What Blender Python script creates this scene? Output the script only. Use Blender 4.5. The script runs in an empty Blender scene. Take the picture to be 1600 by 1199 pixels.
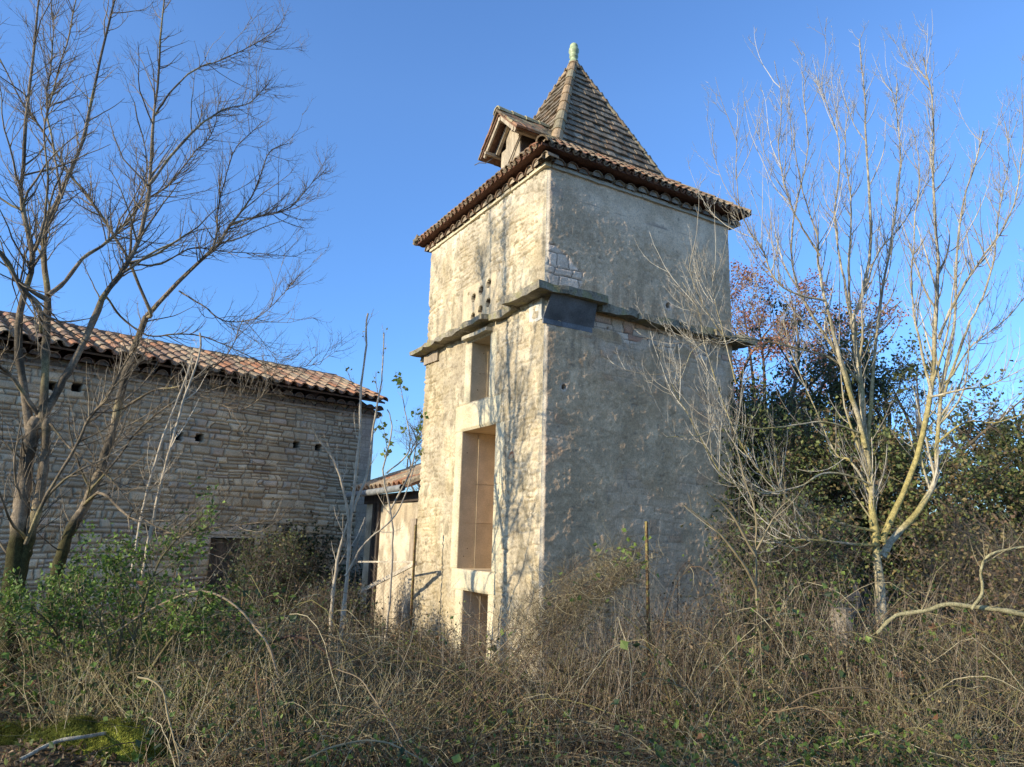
import bpy, math, random
import numpy as np
from mathutils import Matrix, Vector

# ------------------------------------------------------------ camera, sky, sun, exposure
S = bpy.context.scene
FPX, PITCH, ROLL, EYE = 1121.72, 0.207874, 0.028018, 1.65      # focal length in px of a 1600 px wide picture
cp, sp, cr, sr = math.cos(PITCH), math.sin(PITCH), math.cos(ROLL), math.sin(ROLL)
CF = np.array([0, cp, sp]); _U = np.array([0, -sp, cp]); _R = np.array([1.0, 0, 0])
CR = cr*_R + sr*_U; CU = -sr*_R + cr*_U
cam_d = bpy.data.cameras.new('camera'); cam = bpy.data.objects.new('camera', cam_d)
S.collection.objects.link(cam); S.camera = cam
cam.matrix_world = Matrix(((CR[0], CU[0], -CF[0], 0), (CR[1], CU[1], -CF[1], 0), (CR[2], CU[2], -CF[2], EYE), (0, 0, 0, 1)))
cam_d.sensor_fit = 'HORIZONTAL'; cam_d.sensor_width = 36; cam_d.lens = FPX/1600*36
cam_d.clip_end = 2000; cam_d.clip_start = 0.05
SUN_AZ, SUN_EL = math.radians(-121.0), math.radians(18)           # azimuth clockwise from the view direction (+Y)
w = bpy.data.worlds.new('World'); S.world = w; w.use_nodes = True
nt = w.node_tree; bg = nt.nodes['Background']; sky = nt.nodes.new('ShaderNodeTexSky')
sky.sky_type = 'NISHITA'; sky.sun_disc = False; sky.sun_elevation = SUN_EL; sky.sun_rotation = SUN_AZ
sky.altitude = 200; sky.air_density = 1.0; sky.dust_density = 0.3; sky.ozone_density = 3.0
hs_ = nt.nodes.new('ShaderNodeHueSaturation'); hs_.inputs['Hue'].default_value = .506; hs_.inputs['Saturation'].default_value = 1.12; hs_.inputs['Value'].default_value = 1.0
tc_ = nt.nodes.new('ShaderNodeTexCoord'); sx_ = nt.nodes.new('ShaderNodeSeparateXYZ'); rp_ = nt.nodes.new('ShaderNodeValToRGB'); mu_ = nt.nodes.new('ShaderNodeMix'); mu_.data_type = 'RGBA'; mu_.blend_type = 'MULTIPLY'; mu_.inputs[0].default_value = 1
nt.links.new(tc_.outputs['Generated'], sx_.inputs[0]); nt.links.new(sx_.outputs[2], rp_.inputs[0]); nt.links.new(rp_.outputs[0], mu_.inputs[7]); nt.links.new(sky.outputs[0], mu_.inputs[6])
rp_.color_ramp.elements[0].color = (.38, .50, .68, 1); rp_.color_ramp.elements[1].position = .55; rp_.color_ramp.elements[1].color = (1.0, 1.02, 1.06, 1); e_ = rp_.color_ramp.elements.new(.2); e_.color = (.68, .78, .92, 1); e2_ = rp_.color_ramp.elements.new(.68); e2_.color = (1.0, 1.02, 1.06, 1); e3_ = rp_.color_ramp.elements.new(.85); e3_.color = (2.6, 1.75, 1.1, 1)  # last stop: warm lift overhead, out of frame, added as fill for shaded surfaces
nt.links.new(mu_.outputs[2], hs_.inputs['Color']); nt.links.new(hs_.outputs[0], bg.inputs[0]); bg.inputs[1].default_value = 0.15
sun_d = bpy.data.lights.new('sun', 'SUN'); sun = bpy.data.objects.new('sun', sun_d); S.collection.objects.link(sun)
sun_d.energy = 3.1; sun_d.angle = math.radians(0.5); sun_d.color = (1.0, 0.87, 0.66)
sv = Vector((math.sin(SUN_AZ)*math.cos(SUN_EL), math.cos(SUN_AZ)*math.cos(SUN_EL), math.sin(SUN_EL)))
sun.rotation_euler = sv.to_track_quat('Z', 'Y').to_euler()
S.view_settings.view_transform = 'Standard'; S.view_settings.look = 'None'
S.view_settings.exposure = 1.05; S.view_settings.gamma = 1
S.render.engine = 'CYCLES'

def ray(x, y): return CF + CR*(x-800)/FPX - CU*(y-599.5)/FPX
def at(x, y, Y):                                                # point seen at a photo pixel, at distance Y
    d = ray(x, y); P = d*Y/d[1]; return np.array([P[0], P[1], P[2]+EYE])

# ------------------------------------------------------------ noise
rng = np.random.default_rng(7); random.seed(7)
def _h(ix, iy, iz):
    n = (ix.astype(np.int64)*374761393 + iy.astype(np.int64)*668265263 + iz.astype(np.int64)*2147483647 + 1013904223) & 0xffffffff
    n = ((n ^ (n >> 13))*1274126177) & 0xffffffff
    n = ((n ^ (n >> 16))*2246822519) & 0xffffffff
    return ((n ^ (n >> 15)) & 0xffff)/65535.0
def vn(x, y, z=0.0):
    x, y, z = np.broadcast_arrays(np.asarray(x, float), np.asarray(y, float), np.asarray(z, float))
    ix, iy, iz = np.floor(x), np.floor(y), np.floor(z); fx, fy, fz = x-ix, y-iy, z-iz
    fx = fx*fx*(3-2*fx); fy = fy*fy*(3-2*fy); fz = fz*fz*(3-2*fz); r = 0
    for dz in (0, 1):
        if dz == 1 and not np.any(fz): break
        wz = fz if dz else 1-fz
        for dy in (0, 1):
            wy = fy if dy else 1-fy
            r = r + wz*wy*((1-fx)*_h(ix, iy+dy, iz+dz) + fx*_h(ix+1, iy+dy, iz+dz))
    return r
def fbm(x, y, z=0.0, o=4):
    r, a, t = 0, 1.0, 0
    for i in range(o):
        r = r + a*vn(np.asarray(x)*2**i+17.3*i, np.asarray(y)*2**i+9.1*i, np.asarray(z)*2**i); t += a; a *= .5
    return r/t
def ss(x, a, b): t = np.clip((np.asarray(x, float)-a)/(b-a), 0, 1); return t*t*(3-2*t)
def mixc(c1, c2, t): t = np.asarray(t)[..., None]; return np.asarray(c1)*(1-t) + np.asarray(c2)*t

# ------------------------------------------------------------ materials
def mat(name, col=(.5, .5, .5), rough=.9, attr=False, n1=8., a1=.3, n2=60., a2=.25, bump=.3, bdist=.01, trans=0., spec=.2, stretch=(1, 1, 1), tint=None, ta=.0, tn=2.):
    m = bpy.data.materials.new(name); m.use_nodes = True; t = m.node_tree; N = t.nodes; L = t.links
    b = N['Principled BSDF']; b.inputs['Roughness'].default_value = rough; b.inputs['Specular IOR Level'].default_value = spec
    tc = N.new('ShaderNodeTexCoord'); mp = N.new('ShaderNodeMapping'); mp.inputs['Scale'].default_value = stretch
    L.new(tc.outputs['Object'], mp.inputs[0])
    if attr:
        src = N.new('ShaderNodeVertexColor'); src.layer_name = 'Col'; c = src.outputs[0]
    else:
        src = N.new('ShaderNodeRGB'); src.outputs[0].default_value = (*col, 1); c = src.outputs[0]
    hs = []
    for (sc, am) in ((n1, a1), (n2, a2)):
        if am <= 0: continue
        no = N.new('ShaderNodeTexNoise'); no.inputs['Scale'].default_value = sc; no.inputs['Detail'].default_value = 5
        L.new(mp.outputs[0], no.inputs['Vector']); hs.append(no.outputs[0])
        mr = N.new('ShaderNodeMapRange'); mr.inputs[1].default_value = .3; mr.inputs[2].default_value = .7
        mr.inputs[3].default_value = 1-am; mr.inputs[4].default_value = 1+am; L.new(no.outputs[0], mr.inputs[0])
        mx = N.new('ShaderNodeVectorMath'); mx.operation = 'SCALE'; L.new(c, mx.inputs[0]); L.new(mr.outputs[0], mx.inputs['Scale']); c = mx.outputs[0]
    if tint:
        no = N.new('ShaderNodeTexNoise'); no.inputs['Scale'].default_value = tn; no.inputs['Detail'].default_value = 6
        L.new(mp.outputs[0], no.inputs['Vector'])
        mr = N.new('ShaderNodeMapRange'); mr.inputs[1].default_value = .5; mr.inputs[2].default_value = .62; mr.inputs[4].default_value = ta; L.new(no.outputs[0], mr.inputs[0])
        mi = N.new('ShaderNodeMix'); mi.data_type = 'RGBA'; L.new(mr.outputs[0], mi.inputs[0]); L.new(c, mi.inputs[6]); mi.inputs[7].default_value = (*tint, 1); c = mi.outputs[2]
    L.new(c, b.inputs['Base Color'])
    if bump and hs:
        h = hs[-1]
        bp = N.new('ShaderNodeBump'); bp.inputs['Strength'].default_value = bump; bp.inputs['Distance'].default_value = bdist
        L.new(h, bp.inputs['Height']); L.new(bp.outputs[0], b.inputs['Normal'])
    if trans:
        tr = N.new('ShaderNodeBsdfTranslucent'); L.new(c, tr.inputs[0]); ms = N.new('ShaderNodeMixShader'); ms.inputs[0].default_value = trans
        L.new(b.outputs[0], ms.inputs[1]); L.new(tr.outputs[0], ms.inputs[2]); L.new(ms.outputs[0], N['Material Output'].inputs[0])
    return m
M = dict(
    wall=mat('wall_render', attr=True, n1=5, a1=.14, n2=55, a2=.22, bump=.6, bdist=.012),
    stone=mat('dressed_stone', attr=True, n1=6, a1=.12, n2=70, a2=.12, bump=.4, bdist=.006),
    ledge=mat('ledge_stone', (.24, .215, .16), n1=6, a1=.35, n2=40, a2=.35, bump=.8, bdist=.015, tint=(.30, .28, .10), ta=.45, tn=7),
    tile=mat('roof_tile', attr=True, n1=14, a1=.3, n2=70, a2=.3, bump=.6, bdist=.008),
    wood=mat('old_wood', (.33, .27, .20), n1=4, a1=.3, n2=30, a2=.4, bump=.7, bdist=.006, stretch=(4, 4, .5)),
    palewood=mat('silvered_wood', (.40, .34, .25), n1=4, a1=.25, n2=30, a2=.35, bump=.7, bdist=.006, stretch=(4, 4, .5)),
    darkwood=mat('dark_wood', (.07, .055, .045), n1=4, a1=.3, n2=30, a2=.4, bump=.6, bdist=.006, stretch=(4, 4, .5)),
    dark=mat('interior', (.10, .075, .05), a1=.3, a2=.2),
    tan=mat('reveal_stone', (.52, .36, .22), n1=3, a1=.18, n2=50, a2=.08, bump=.2, bdist=.004),
    zinc=mat('zinc', (.15, .155, .16), rough=.6, n1=5, a1=.3, n2=60, a2=.2, bump=.15, spec=.4),
    glaze=mat('green_glaze', (.36, .43, .24), rough=.45, n1=15, a1=.3, n2=80, a2=.2, bump=.3, bdist=.004, spec=.5),
    bark=mat('bark', attr=True, n1=25, a1=.35, n2=110, a2=.4, bump=.8, bdist=.01),
    twig=mat('twig', attr=True, n1=20, a1=.2, n2=0, a2=0, bump=0),
    leaf=mat('leaf', attr=True, rough=.55, n1=30, a1=.2, n2=0, a2=0, bump=0, trans=.3, spec=.35),
    dry=mat('dry_stalk', attr=True, n1=15, a1=.25, n2=0, a2=0, bump=0, trans=.12),
    soil=mat('soil', (.07, .055, .035), n1=3, a1=.4, n2=30, a2=.5, bump=1, bdist=.05),
    moss=mat('moss', (.13, .15, .025), n1=12, a1=.5, n2=120, a2=.6, bump=1, bdist=.03),
    brightmoss=mat('bright_moss', (.25, .27, .04), n1=12, a1=.5, n2=120, a2=.6, bump=1, bdist=.03),
    rust=mat('rusty_steel', (.16, .10, .05), n1=20, a1=.4, n2=80, a2=.4, bump=.5, tint=(.30, .27, .08), ta=.7, tn=25),
    wire=mat('rusty_wire', (.27, .21, .14), rough=.7, a1=.2, n2=0, a2=0, bump=0),
)

# ------------------------------------------------------------ object helpers
COL = S.collection
class Geo:
    def __init__(s): s.V = []; s.F = []; s.C = []; s.n = 0
    def add(s, V, F, C=(.5, .5, .5)):
        V = np.asarray(V, float).reshape(-1, 3); F = np.asarray(F, int)
        C = np.asarray(C, float)
        if C.ndim == 1: C = np.broadcast_to(C, (len(V), 3))
        s.V.append(V); s.F.append(F+s.n); s.C.append(C); s.n += len(V)
    def build(s, name, m, parent=None, origin=(0, 0, 0), smooth=False):
        V = np.concatenate(s.V); C = np.concatenate(s.C)
        base = np.array(parent['_o']) if parent is not None else np.array(origin, float)
        me = bpy.data.meshes.new(name)
        me.vertices.add(len(V)); me.vertices.foreach_set('co', (V-base).astype(np.float32).ravel())
        fl = [f.ravel() for f in s.F]; ct = np.concatenate([np.full(len(f), f.shape[1]) for f in s.F])
        li = np.concatenate(fl); me.loops.add(len(li)); me.loops.foreach_set('vertex_index', li.astype(np.int32))
        me.polygons.add(len(ct)); st = np.concatenate([[0], np.cumsum(ct)[:-1]])
        me.polygons.foreach_set('loop_start', st.astype(np.int32))
        me.polygons.foreach_set('use_smooth', np.full(len(ct), smooth))
        me.update(calc_edges=True); me.validate()
        a = me.color_attributes.new('Col', 'FLOAT_COLOR', 'POINT')
        a.data.foreach_set('color', np.hstack([np.clip(C, 0, 1), np.ones((len(C), 1))]).astype(np.float32).ravel())
        me.materials.append(m)
        o = bpy.data.objects.new(name, me); COL.objects.link(o)
        if parent is not None: o.parent = parent; o['_o'] = list(base)
        else: o.location = origin; o['_o'] = list(base)
        return o
def thing(name, label, cat, loc, group=None):
    o = bpy.data.objects.new(name, None); COL.objects.link(o); o.location = loc; o['_o'] = list(map(float, loc))
    return tag(o, label, cat, group)
def tag(o, label, cat, group=None, kind=None):
    if label: o['label'] = label
    if cat: o['category'] = cat
    if group: o['group'] = group
    if kind: o['kind'] = kind
    return o
BOXF = [[0, 2, 3, 1], [4, 5, 7, 6], [0, 1, 5, 4], [2, 6, 7, 3], [0, 4, 6, 2], [1, 3, 7, 5]]
def rbox(g, o, ax, ay, az, seg=(1, 1, 1), j=0., c=(.5, .5, .5), cj=0., jf=8., seed=0.):
    """box from corner o spanned by three vectors, each side subdivided and roughened"""
    o, ax, ay, az = map(lambda q: np.asarray(q, float), (o, ax, ay, az)); A = (ax, ay, az)
    cen = o+(ax+ay+az)/2
    for k in range(3):
        u, v, n = A[(k+1) % 3], A[(k+2) % 3], A[k]; su, sv_ = seg[(k+1) % 3], seg[(k+2) % 3]
        for side in (0, 1):
            a, b = np.meshgrid(np.linspace(0, 1, su+1), np.linspace(0, 1, sv_+1), indexing='ij')
            P = o + side*n + a[..., None]*u + b[..., None]*v
            if j:
                P = P + j*(np.stack([vn(P[..., 0]*jf+5+q*31+seed, P[..., 1]*jf+q*7, P[..., 2]*jf) for q in range(3)], -1)-.5)*2
            idx = np.arange((su+1)*(sv_+1)).reshape(su+1, sv_+1)
            f = np.stack([idx[:-1, :-1], idx[1:, :-1], idx[1:, 1:], idx[:-1, 1:]], -1).reshape(-1, 4)
            flip = (np.dot(np.cross(u, v), n) > 0) != (side == 1)
            g.add(P, f[:, ::-1] if flip else f, np.asarray(c)*(1+cj*(random.random()-.5)*2) if k == 0 and side == 0 else np.asarray(c))
def tubes(g, P, R, C, sides=4, cap=False, rough=0):
    """P [N,K,3] centre lines, R [N,K] radii, C [3] / [N,3] / [N,K,3] colours"""
    P = np.asarray(P, float); N, K, _ = P.shape; R = np.broadcast_to(np.asarray(R, float), (N, K))
    T = np.gradient(P, axis=1); T /= np.linalg.norm(T, axis=2, keepdims=True)+1e-9
    mt = T.mean(1); ref = np.where(np.abs(mt[:, 2:3]) > .8, np.array([[1., 0, 0]]), np.array([[0, 0, 1.]]))[:, None, :]
    A = np.cross(T, ref); A /= np.linalg.norm(A, axis=2, keepdims=True)+1e-9; B = np.cross(T, A)
    th = np.arange(sides)*2*np.pi/sides
    V = P[:, :, None, :] + R[:, :, None, None]*(np.cos(th)[None, None, :, None]*A[:, :, None, :] + np.sin(th)[None, None, :, None]*B[:, :, None, :])
    if rough: V = P[:, :, None, :]+(V-P[:, :, None, :])*(1+rough*2*(fbm(V[..., 0]*13, V[..., 1]*13, V[..., 2]*9, o=3)-.5)+rough*.8*(rng.random((N, K, sides))-.5))[..., None]
    idx = np.arange(N*K*sides).reshape(N, K, sides); nx = np.roll(idx, -1, axis=2)
    f = np.stack([idx[:, :-1], nx[:, :-1], nx[:, 1:], idx[:, 1:]], -1).reshape(-1, 4)
    C = np.asarray(C, float)
    if C.ndim == 1: C = np.broadcast_to(C, (N, 3))
    if C.ndim == 2: C = np.broadcast_to(C[:, None, :], (N, K, 3))
    g.add(V, f, np.broadcast_to(C[:, :, None, :], (N, K, sides, 3)).reshape(-1, 3))
    if cap:
        for e in (0, K-1): g.add(V[:, e].reshape(-1, 3), np.arange(N*sides).reshape(N, sides), C[:, e].repeat(sides, 0))
def smooth_poly(pts, n):
    """Catmull-Rom resample of a list of points (any dimension)"""
    p = np.asarray(pts, float); p = np.vstack([2*p[0]-p[1], p, 2*p[-1]-p[-2]]); m = len(p)-3
    t = np.linspace(0, m-1e-6, n); i = t.astype(int); u = (t-i)[:, None]
    a, b, c, d = p[i], p[i+1], p[i+2], p[i+3]
    return .5*((2*b)+(-a+c)*u+(2*a-5*b+4*c-d)*u*u+(-a+3*b-3*c+d)*u**3)
def grow(P, R, n, L, ang, up=.5, K=5, taper=.25, rf=.55, tr=(.2, 1.), wig=.1, lt=.6, rmin=.0015, rmax=1, r=None, flat=0.):
    """children for the curves P [N,K,3]; returns child curves and radii"""
    r = r or rng
    seg = np.linalg.norm(np.diff(P, axis=1), axis=2).sum(1); pr = seg/seg.sum()
    i = r.choice(len(P), n, p=pr); t = tr[0]+(tr[1]-tr[0])*r.random(n)
    kf = t*(P.shape[1]-1); k0 = np.minimum(kf.astype(int), P.shape[1]-2); u = (kf-k0)[:, None]
    o = P[i, k0]*(1-u)+P[i, k0+1]*u; d = P[i, k0+1]-P[i, k0]; d /= np.linalg.norm(d, axis=1, keepdims=True)+1e-9
    pr_ = (R[i, k0]*(1-u[:, 0])+R[i, k0+1]*u[:, 0])
    q = r.normal(size=(n, 3)); q[:, 1] *= 1-flat; q -= (q*d).sum(1, keepdims=True)*d; q /= np.linalg.norm(q, axis=1, keepdims=True)
    a = np.radians(ang[0]+(ang[1]-ang[0])*r.random(n))[:, None]
    v = d*np.cos(a)+q*np.sin(a)
    ln = (L[0]+(L[1]-L[0])*r.random(n)**1.3)*(1-lt*t)
    pts = [o]; cur = o; stp = (ln/(K-1))[:, None]
    for k in range(K-1):
        v = v+np.array([0, 0, up/(K-1)])+r.normal(size=(n, 3))*wig; v /= np.linalg.norm(v, axis=1, keepdims=True)
        cur = cur+v*stp; pts.append(cur)
    Q = np.stack(pts, 1); r0 = np.clip(np.minimum(pr_*rf, .0012+ln*.013), rmin, rmax)
    return Q, r0[:, None]*np.linspace(1, taper, K)[None]
def leaves(g, P, size, C, up=.3, r=None, narrow=.55):
    """one small folded leaf per point"""
    r = r or rng; n = len(P); size = np.broadcast_to(size, (n,))[:, None]
    d = r.normal(size=(n, 3)); d /= np.linalg.norm(d, axis=1, keepdims=True)
    nn = r.normal(size=(n, 3)); nn[:, 2] += up*3; s = np.cross(d, nn); s /= np.linalg.norm(s, axis=1, keepdims=True)+1e-9
    m = np.cross(s, d)
    b = P; tip = P+d*size; mid = P+d*size*.45
    l = mid+s*size*narrow*.5+m*size*.12; rr = mid-s*size*narrow*.5+m*size*.12
    V = np.stack([b, l, tip, rr], 1); idx = np.arange(4*n).reshape(n, 4)
    f = np.vstack([idx[:, [0, 1, 2]], idx[:, [0, 2, 3]]])
    g.add(V, f, np.repeat(np.broadcast_to(C, (n, 3)), 4, 0))
def pick(cols, n, jit=.2, r=None):
    r = r or rng; c = np.array(cols)[r.integers(0, len(cols), n)]; return c*(1+jit*(r.random((n, 1))*2-1))

# ------------------------------------------------------------ ground
def gz(x, y):
    x = np.asarray(x, float); y = np.asarray(y, float)
    h = .10*(fbm(x*.5, y*.5)-.5)*2 + .05*(vn(x*2.1, y*2.1)-.5)
    h = h + .22*np.exp(-((x+3.1)**2/2.2+(y-5.0)**2/.8)) + .12*np.exp(-((x-4.6)**2/4+(y-7.2)**2/1.6))
    return h*ss(40-np.hypot(x, y), 0, 20)
g = Geo()
xs = np.concatenate([np.linspace(-900, -16, 30), np.linspace(-15, 15, 201), np.linspace(16, 900, 30)])
ys = np.concatenate([np.linspace(-900, -3, 20), np.linspace(-2.5, 24, 180), np.linspace(26, 1200, 30)])
X, Y = np.meshgrid(xs, ys, indexing='ij'); idx = np.arange(X.size).reshape(X.shape)
g.add(np.stack([X, Y, gz(X, Y)], -1), np.stack([idx[:-1, :-1], idx[1:, :-1], idx[1:, 1:], idx[:-1, 1:]], -1).reshape(-1, 4))
tag(g.build('ground', M['soil'], smooth=True), None, None, kind='structure')

# ------------------------------------------------------------ stone courses height field
def courses(u, v, rh, sw, seed, warp=.035, split=.3):
    r = np.random.default_rng(seed)
    vv = v+warp*(vn(u*1.3+seed, v*1.5)-.5)*2+.55*warp*(vn(u*6, v*6+seed)-.5)
    uu = u+.045*(vn(u*4+9, v*11+seed)-.5)*2
    v0, v1 = vv.min()-.01, vv.max()+.3
    ed = [v0]
    while ed[-1] < v1: ed.append(ed[-1]+rh*(.55+.95*r.random()))
    ed = np.array(ed); j = np.searchsorted(ed, vv)-1
    dist = np.zeros_like(u); ident = np.zeros(u.shape, np.int64)
    for k in range(len(ed)-1):
        m = j == k
        if not m.any(): continue
        e = [u.min()-1+r.random()*sw]
        while e[-1] < u.max()+1: e.append(e[-1]+sw*(.4+1.3*r.random()**1.3))
        e = np.array(e); q = uu[m]; i = np.searchsorted(e, q)-1
        lo, hi = np.full(len(q), ed[k]), np.full(len(q), ed[k+1]); V_ = vv[m]
        sp_ = r.random(len(e)) < split; fr = .35+.3*r.random(len(e)); mid = ed[k]+(ed[k+1]-ed[k])*fr[i]
        if ed[k+1]-ed[k] < rh*.8: sp_[:] = False
        upm = sp_[i] & (V_ > mid); dnm = sp_[i] & (V_ <= mid)
        lo[upm] = mid[upm]; hi[dnm] = mid[dnm]
        d = np.minimum(np.minimum(q-e[i], e[i+1]-q), np.minimum(V_-lo, hi-V_))
        dist[m] = d; ident[m] = k*5000+i*2+upm
    rnd = _h(ident, ident*0+seed, ident*0); rnd2 = _h(ident, ident*0+seed+77, ident*0+3)
    return dist, rnd, rnd2
def grid_coords(lo, hi, breaks, res):
    e = sorted(set([lo, hi]+[b for b in breaks if lo < b < hi])); out = [lo]
    for a, b in zip(e[:-1], e[1:]): out += list(np.linspace(a, b, max(2, int(round((b-a)/res))+1))[1:])
    return np.array(out)
def wall_face(name, parent, O, du, nrm, ulen, z0, z1, res, holes, fn, m, corner0=None, corner1=None):
    """height-field wall: O + u*du + z*up, displaced outwards; holes are real openings"""
    us = grid_coords(0, ulen, [h[0] for h in holes]+[h[1] for h in holes], res)
    zs = grid_coords(z0, z1, [h[2] for h in holes]+[h[3] for h in holes], res)
    U, Z = np.meshgrid(us, zs, indexing='ij'); d, c = fn(U, Z)
    for h in holes:
        e = np.maximum(np.maximum(h[0]-U, U-h[1]), np.maximum(h[2]-Z, Z-h[3])); d = d*ss(e, 0, .04)
    lat = np.zeros_like(U)
    for f, u0, sg in ((corner0, 0, -1), (corner1, ulen, 1)):
        if f is None: continue
        dc = f(Z); wgt = 1-ss(np.abs(U-u0), 0, .05); d = d*(1-wgt)+dc*wgt; lat = lat+sg*dc*wgt
    P = np.asarray(O)+(U+lat)[..., None]*np.asarray(du)+d[..., None]*np.asarray(nrm); P[..., 2] += Z
    idx = np.arange(U.size).reshape(U.shape)
    f = np.stack([idx[:-1, :-1], idx[1:, :-1], idx[1:, 1:], idx[:-1, 1:]], -1)
    cu, cz = (us[:-1]+us[1:])/2, (zs[:-1]+zs[1:])/2; keep = np.ones(f.shape[:2], bool)
    for h in holes: keep &= ~(((cu > h[0]) & (cu < h[1]))[:, None] & ((cz > h[2]) & (cz < h[3]))[None])
    f = f[keep]
    if np.dot(np.cross(du, [0, 0, 1]), nrm) < 0: f = f[:, ::-1]
    g = Geo(); g.add(P, f, c.reshape(-1, 3)); return g.build(name, m, parent, smooth=True)

# ------------------------------------------------------------ pigeon tower frame
TH = .535267; r3 = np.array([math.cos(TH), math.sin(TH), 0]); l3 = np.array([-r3[1], r3[0], 0]); up3 = np.array([0, 0, 1.])
TO = np.array([.376, 8.617, 0]); W, WL = 3.33, 3.522
def T(a, b, z): return TO+a*r3+b*l3+z*up3                         # tower coordinates: a along the right face, b along the left face
ZT, ZE, ZS, ZA, SS = 6.373, 6.50, 7.28, 9.634, 1.046
tower = thing('pigeon_tower', 'tall square stone pigeon tower with steep tiled roof, bare trees on both sides', 'tower', tuple(T(W/2, WL/2, 0)))

ccor = lambda z: .022*(fbm(np.asarray(z)*6, 3.1)-.5)*2-.006
# left (sunlit) face
DOOR, LOW, WIN = (1.13, 2.12, 1.17, 3.11), (1.19, 1.91, -.2, .89), (1.36, 1.93, 3.52, 4.42)
def fL(u, z):
    d1, q1, q2 = courses(u, z, .14, .22, 3, .11)
    bumps = fbm(u*9, z*9, o=4); n = fbm(u*1.1+4, z*1.1, o=4); n2 = fbm(u*3+40, z*3, o=4)
    ex = ss(n, .50, .60)                                          # rubble showing through the render
    ex = np.where(z < 4.5, np.maximum(ex*.8, .45*ss(n2, .3, .6)), ex)
    ex = np.maximum(ex, ss(2.45-u, 0, .1)*ss(u-1.75, 0, .1)*ss(z-5.0, 0, .1)*ss(6.0-z, 0, .1)*(z > 4.7))
    ex = np.maximum(ex, ss(u-3.05, 0, .06)*ss(5.45-z, 0, .08)*(z > 4.6))
    ex = np.maximum(ex, ss(u-2.9+.4*n2, 0, .1)*(z < 4.5)*.8); ex = np.maximum(ex, ss(.75-u, 0, .15)*(z < 4.55)*ss(z-3.6, 0, .3)*.8)
    ex = np.where((u > 1.2) & (u < 2.25) & (z > 4.68) & (z < 5.32), 0, ex)
    ex = ex*(.35+.65*ss(fbm(u*6+3, z*6, o=3), .38, .6)); d3, q3, q4 = courses(u, z, .075, .13, 5, .03, .2); pt = np.maximum(ss(2.5-u+.3*(n2-.5), 0, .05)*ss(u-1.8+.3*(n2-.5), 0, .05)*ss(z-5.32, 0, .05)*ss(6.12-z, 0, .1), ss(u-.12, 0, .05)*ss(.62-u+.3*(n2-.5), 0, .05)*ss(z-5.2, 0, .05)*ss(5.75-z+.4*(n2-.5), 0, .05))
    d1 = np.where(pt > .5, d3, d1); q1 = np.where(pt > .5, q3, q1); q2 = np.where(pt > .5, q4*.6+.4, q2)
    st = ss(d1, 0, .02)*(.016+.016*q1)+.006*bumps; ex = np.maximum(ex, pt); pl = .028+.012*(n2-.5)+.014*(bumps-.5)
    d = st*ex+pl*(1-ex)+.030*(fbm(u*17, z*24, o=5)-.5)
    c = mixc((.46, .40, .285), (.59, .53, .395), ss(n2, .35, .65)); stc = mixc((.52, .45, .32), (.66, .60, .47), q2)
    stc = mixc(stc, (.25, .20, .13), (1-ss(d1, 0, .009))*.8*np.maximum(pt, ss(fbm(u*4+9, z*4, o=3), .35, .6))); c = mixc(c, stc, ex)
    c = mixc(c, (.64, .60, .50), ss(z, 5.9, 6.3)*.75)
    dirt = ss(fbm(u*2.2+11, z*1.2+3, o=5), .50, .62); rg_ = fbm(u*9+55, z*8, o=5); c = mixc(c, (.40, .36, .28), ss(rg_, .45, .6)*.35); c = mixc(c, (.27, .245, .195), dirt*.4); c = mixc(c, (.12, .10, .07), ss(.385-fbm(u*20+5, z*16+9, o=4), 0, .06)*.4)  # last mix paints crevice shade into the colour as dark specks
    c = mixc(c, (.18, .16, .11), ss(fbm(u*7+70, z*3.5, o=4), .60, .70)*.55); c = mixc(c, (.46, .37, .19), ss(fbm(u*1.7+90, z*1.7, o=3), .60, .70)*.22)
    sk_ = ss(fbm(u*8+33, z*.8, o=3), .50, .66)*((z > 4.62)*(1-ss(z-4.6, .3, 1.5))+(z < 6.3)*ss(z-5.4, 0, .9)); c = mixc(c, (.30, .27, .21), sk_*.4)
    # cracks
    cr_ = np.abs(fbm(u*1.6+23, z*1.3+8, o=4)-.5); k = (1-ss(cr_, 0, .006))*ss(n, .35, .55); d = d-.01*k; c = mixc(c, (.16, .13, .09), k*.8)
    # dressed stones round the door: lintel, sill, jambs
    for (a, b, e, f_) in ((.98, 2.32, 3.11, 3.50), (.98, 2.25, .89, 1.17), (.86, 1.13, 1.17, 1.72), (.92, 1.13, 1.72, 2.3), (.86, 1.13, 2.3, 3.11), (2.12, 2.3, 1.17, 3.11), (1.93, 2.08, 3.52, 4.42), (1.16, 1.36, 3.52, 4.42), (1.91, 2.1, -.1, .89), (1.0, 1.19, -.1, .89)):
        e2 = np.minimum(np.minimum(u-a, b-u), np.minimum(z-e, f_-z)); mk = ss(e2, -.003, .004)
        d = d*(1-mk)+mk*(.022+.004*(bumps-.5)+.006*(fbm(u*30, z*30)-.5))*ss(e2, 0, .012)
        c = mixc(c, mixc((.62, .58, .46), (.52, .48, .33), n2), mk); c = mixc(c, (.3, .26, .19), mk*(1-ss(e2, 0, .007))*.7)
    pn = ((u > 1.2) & (u < 2.25) & (z > 4.68) & (z < 5.32)); e2 = np.minimum(np.minimum(u-1.2, 2.25-u), np.minimum(z-4.6, 5.32-z))
    c = np.where(pn[..., None], mixc(c, (.60, .52, .37), .6), c); d = np.where(pn, .026+.006*(fbm(u*9, z*3)-.5), d)
    c = mixc(c, (.25, .2, .15), pn*(1-ss(e2, 0, .015))*.6)
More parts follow.
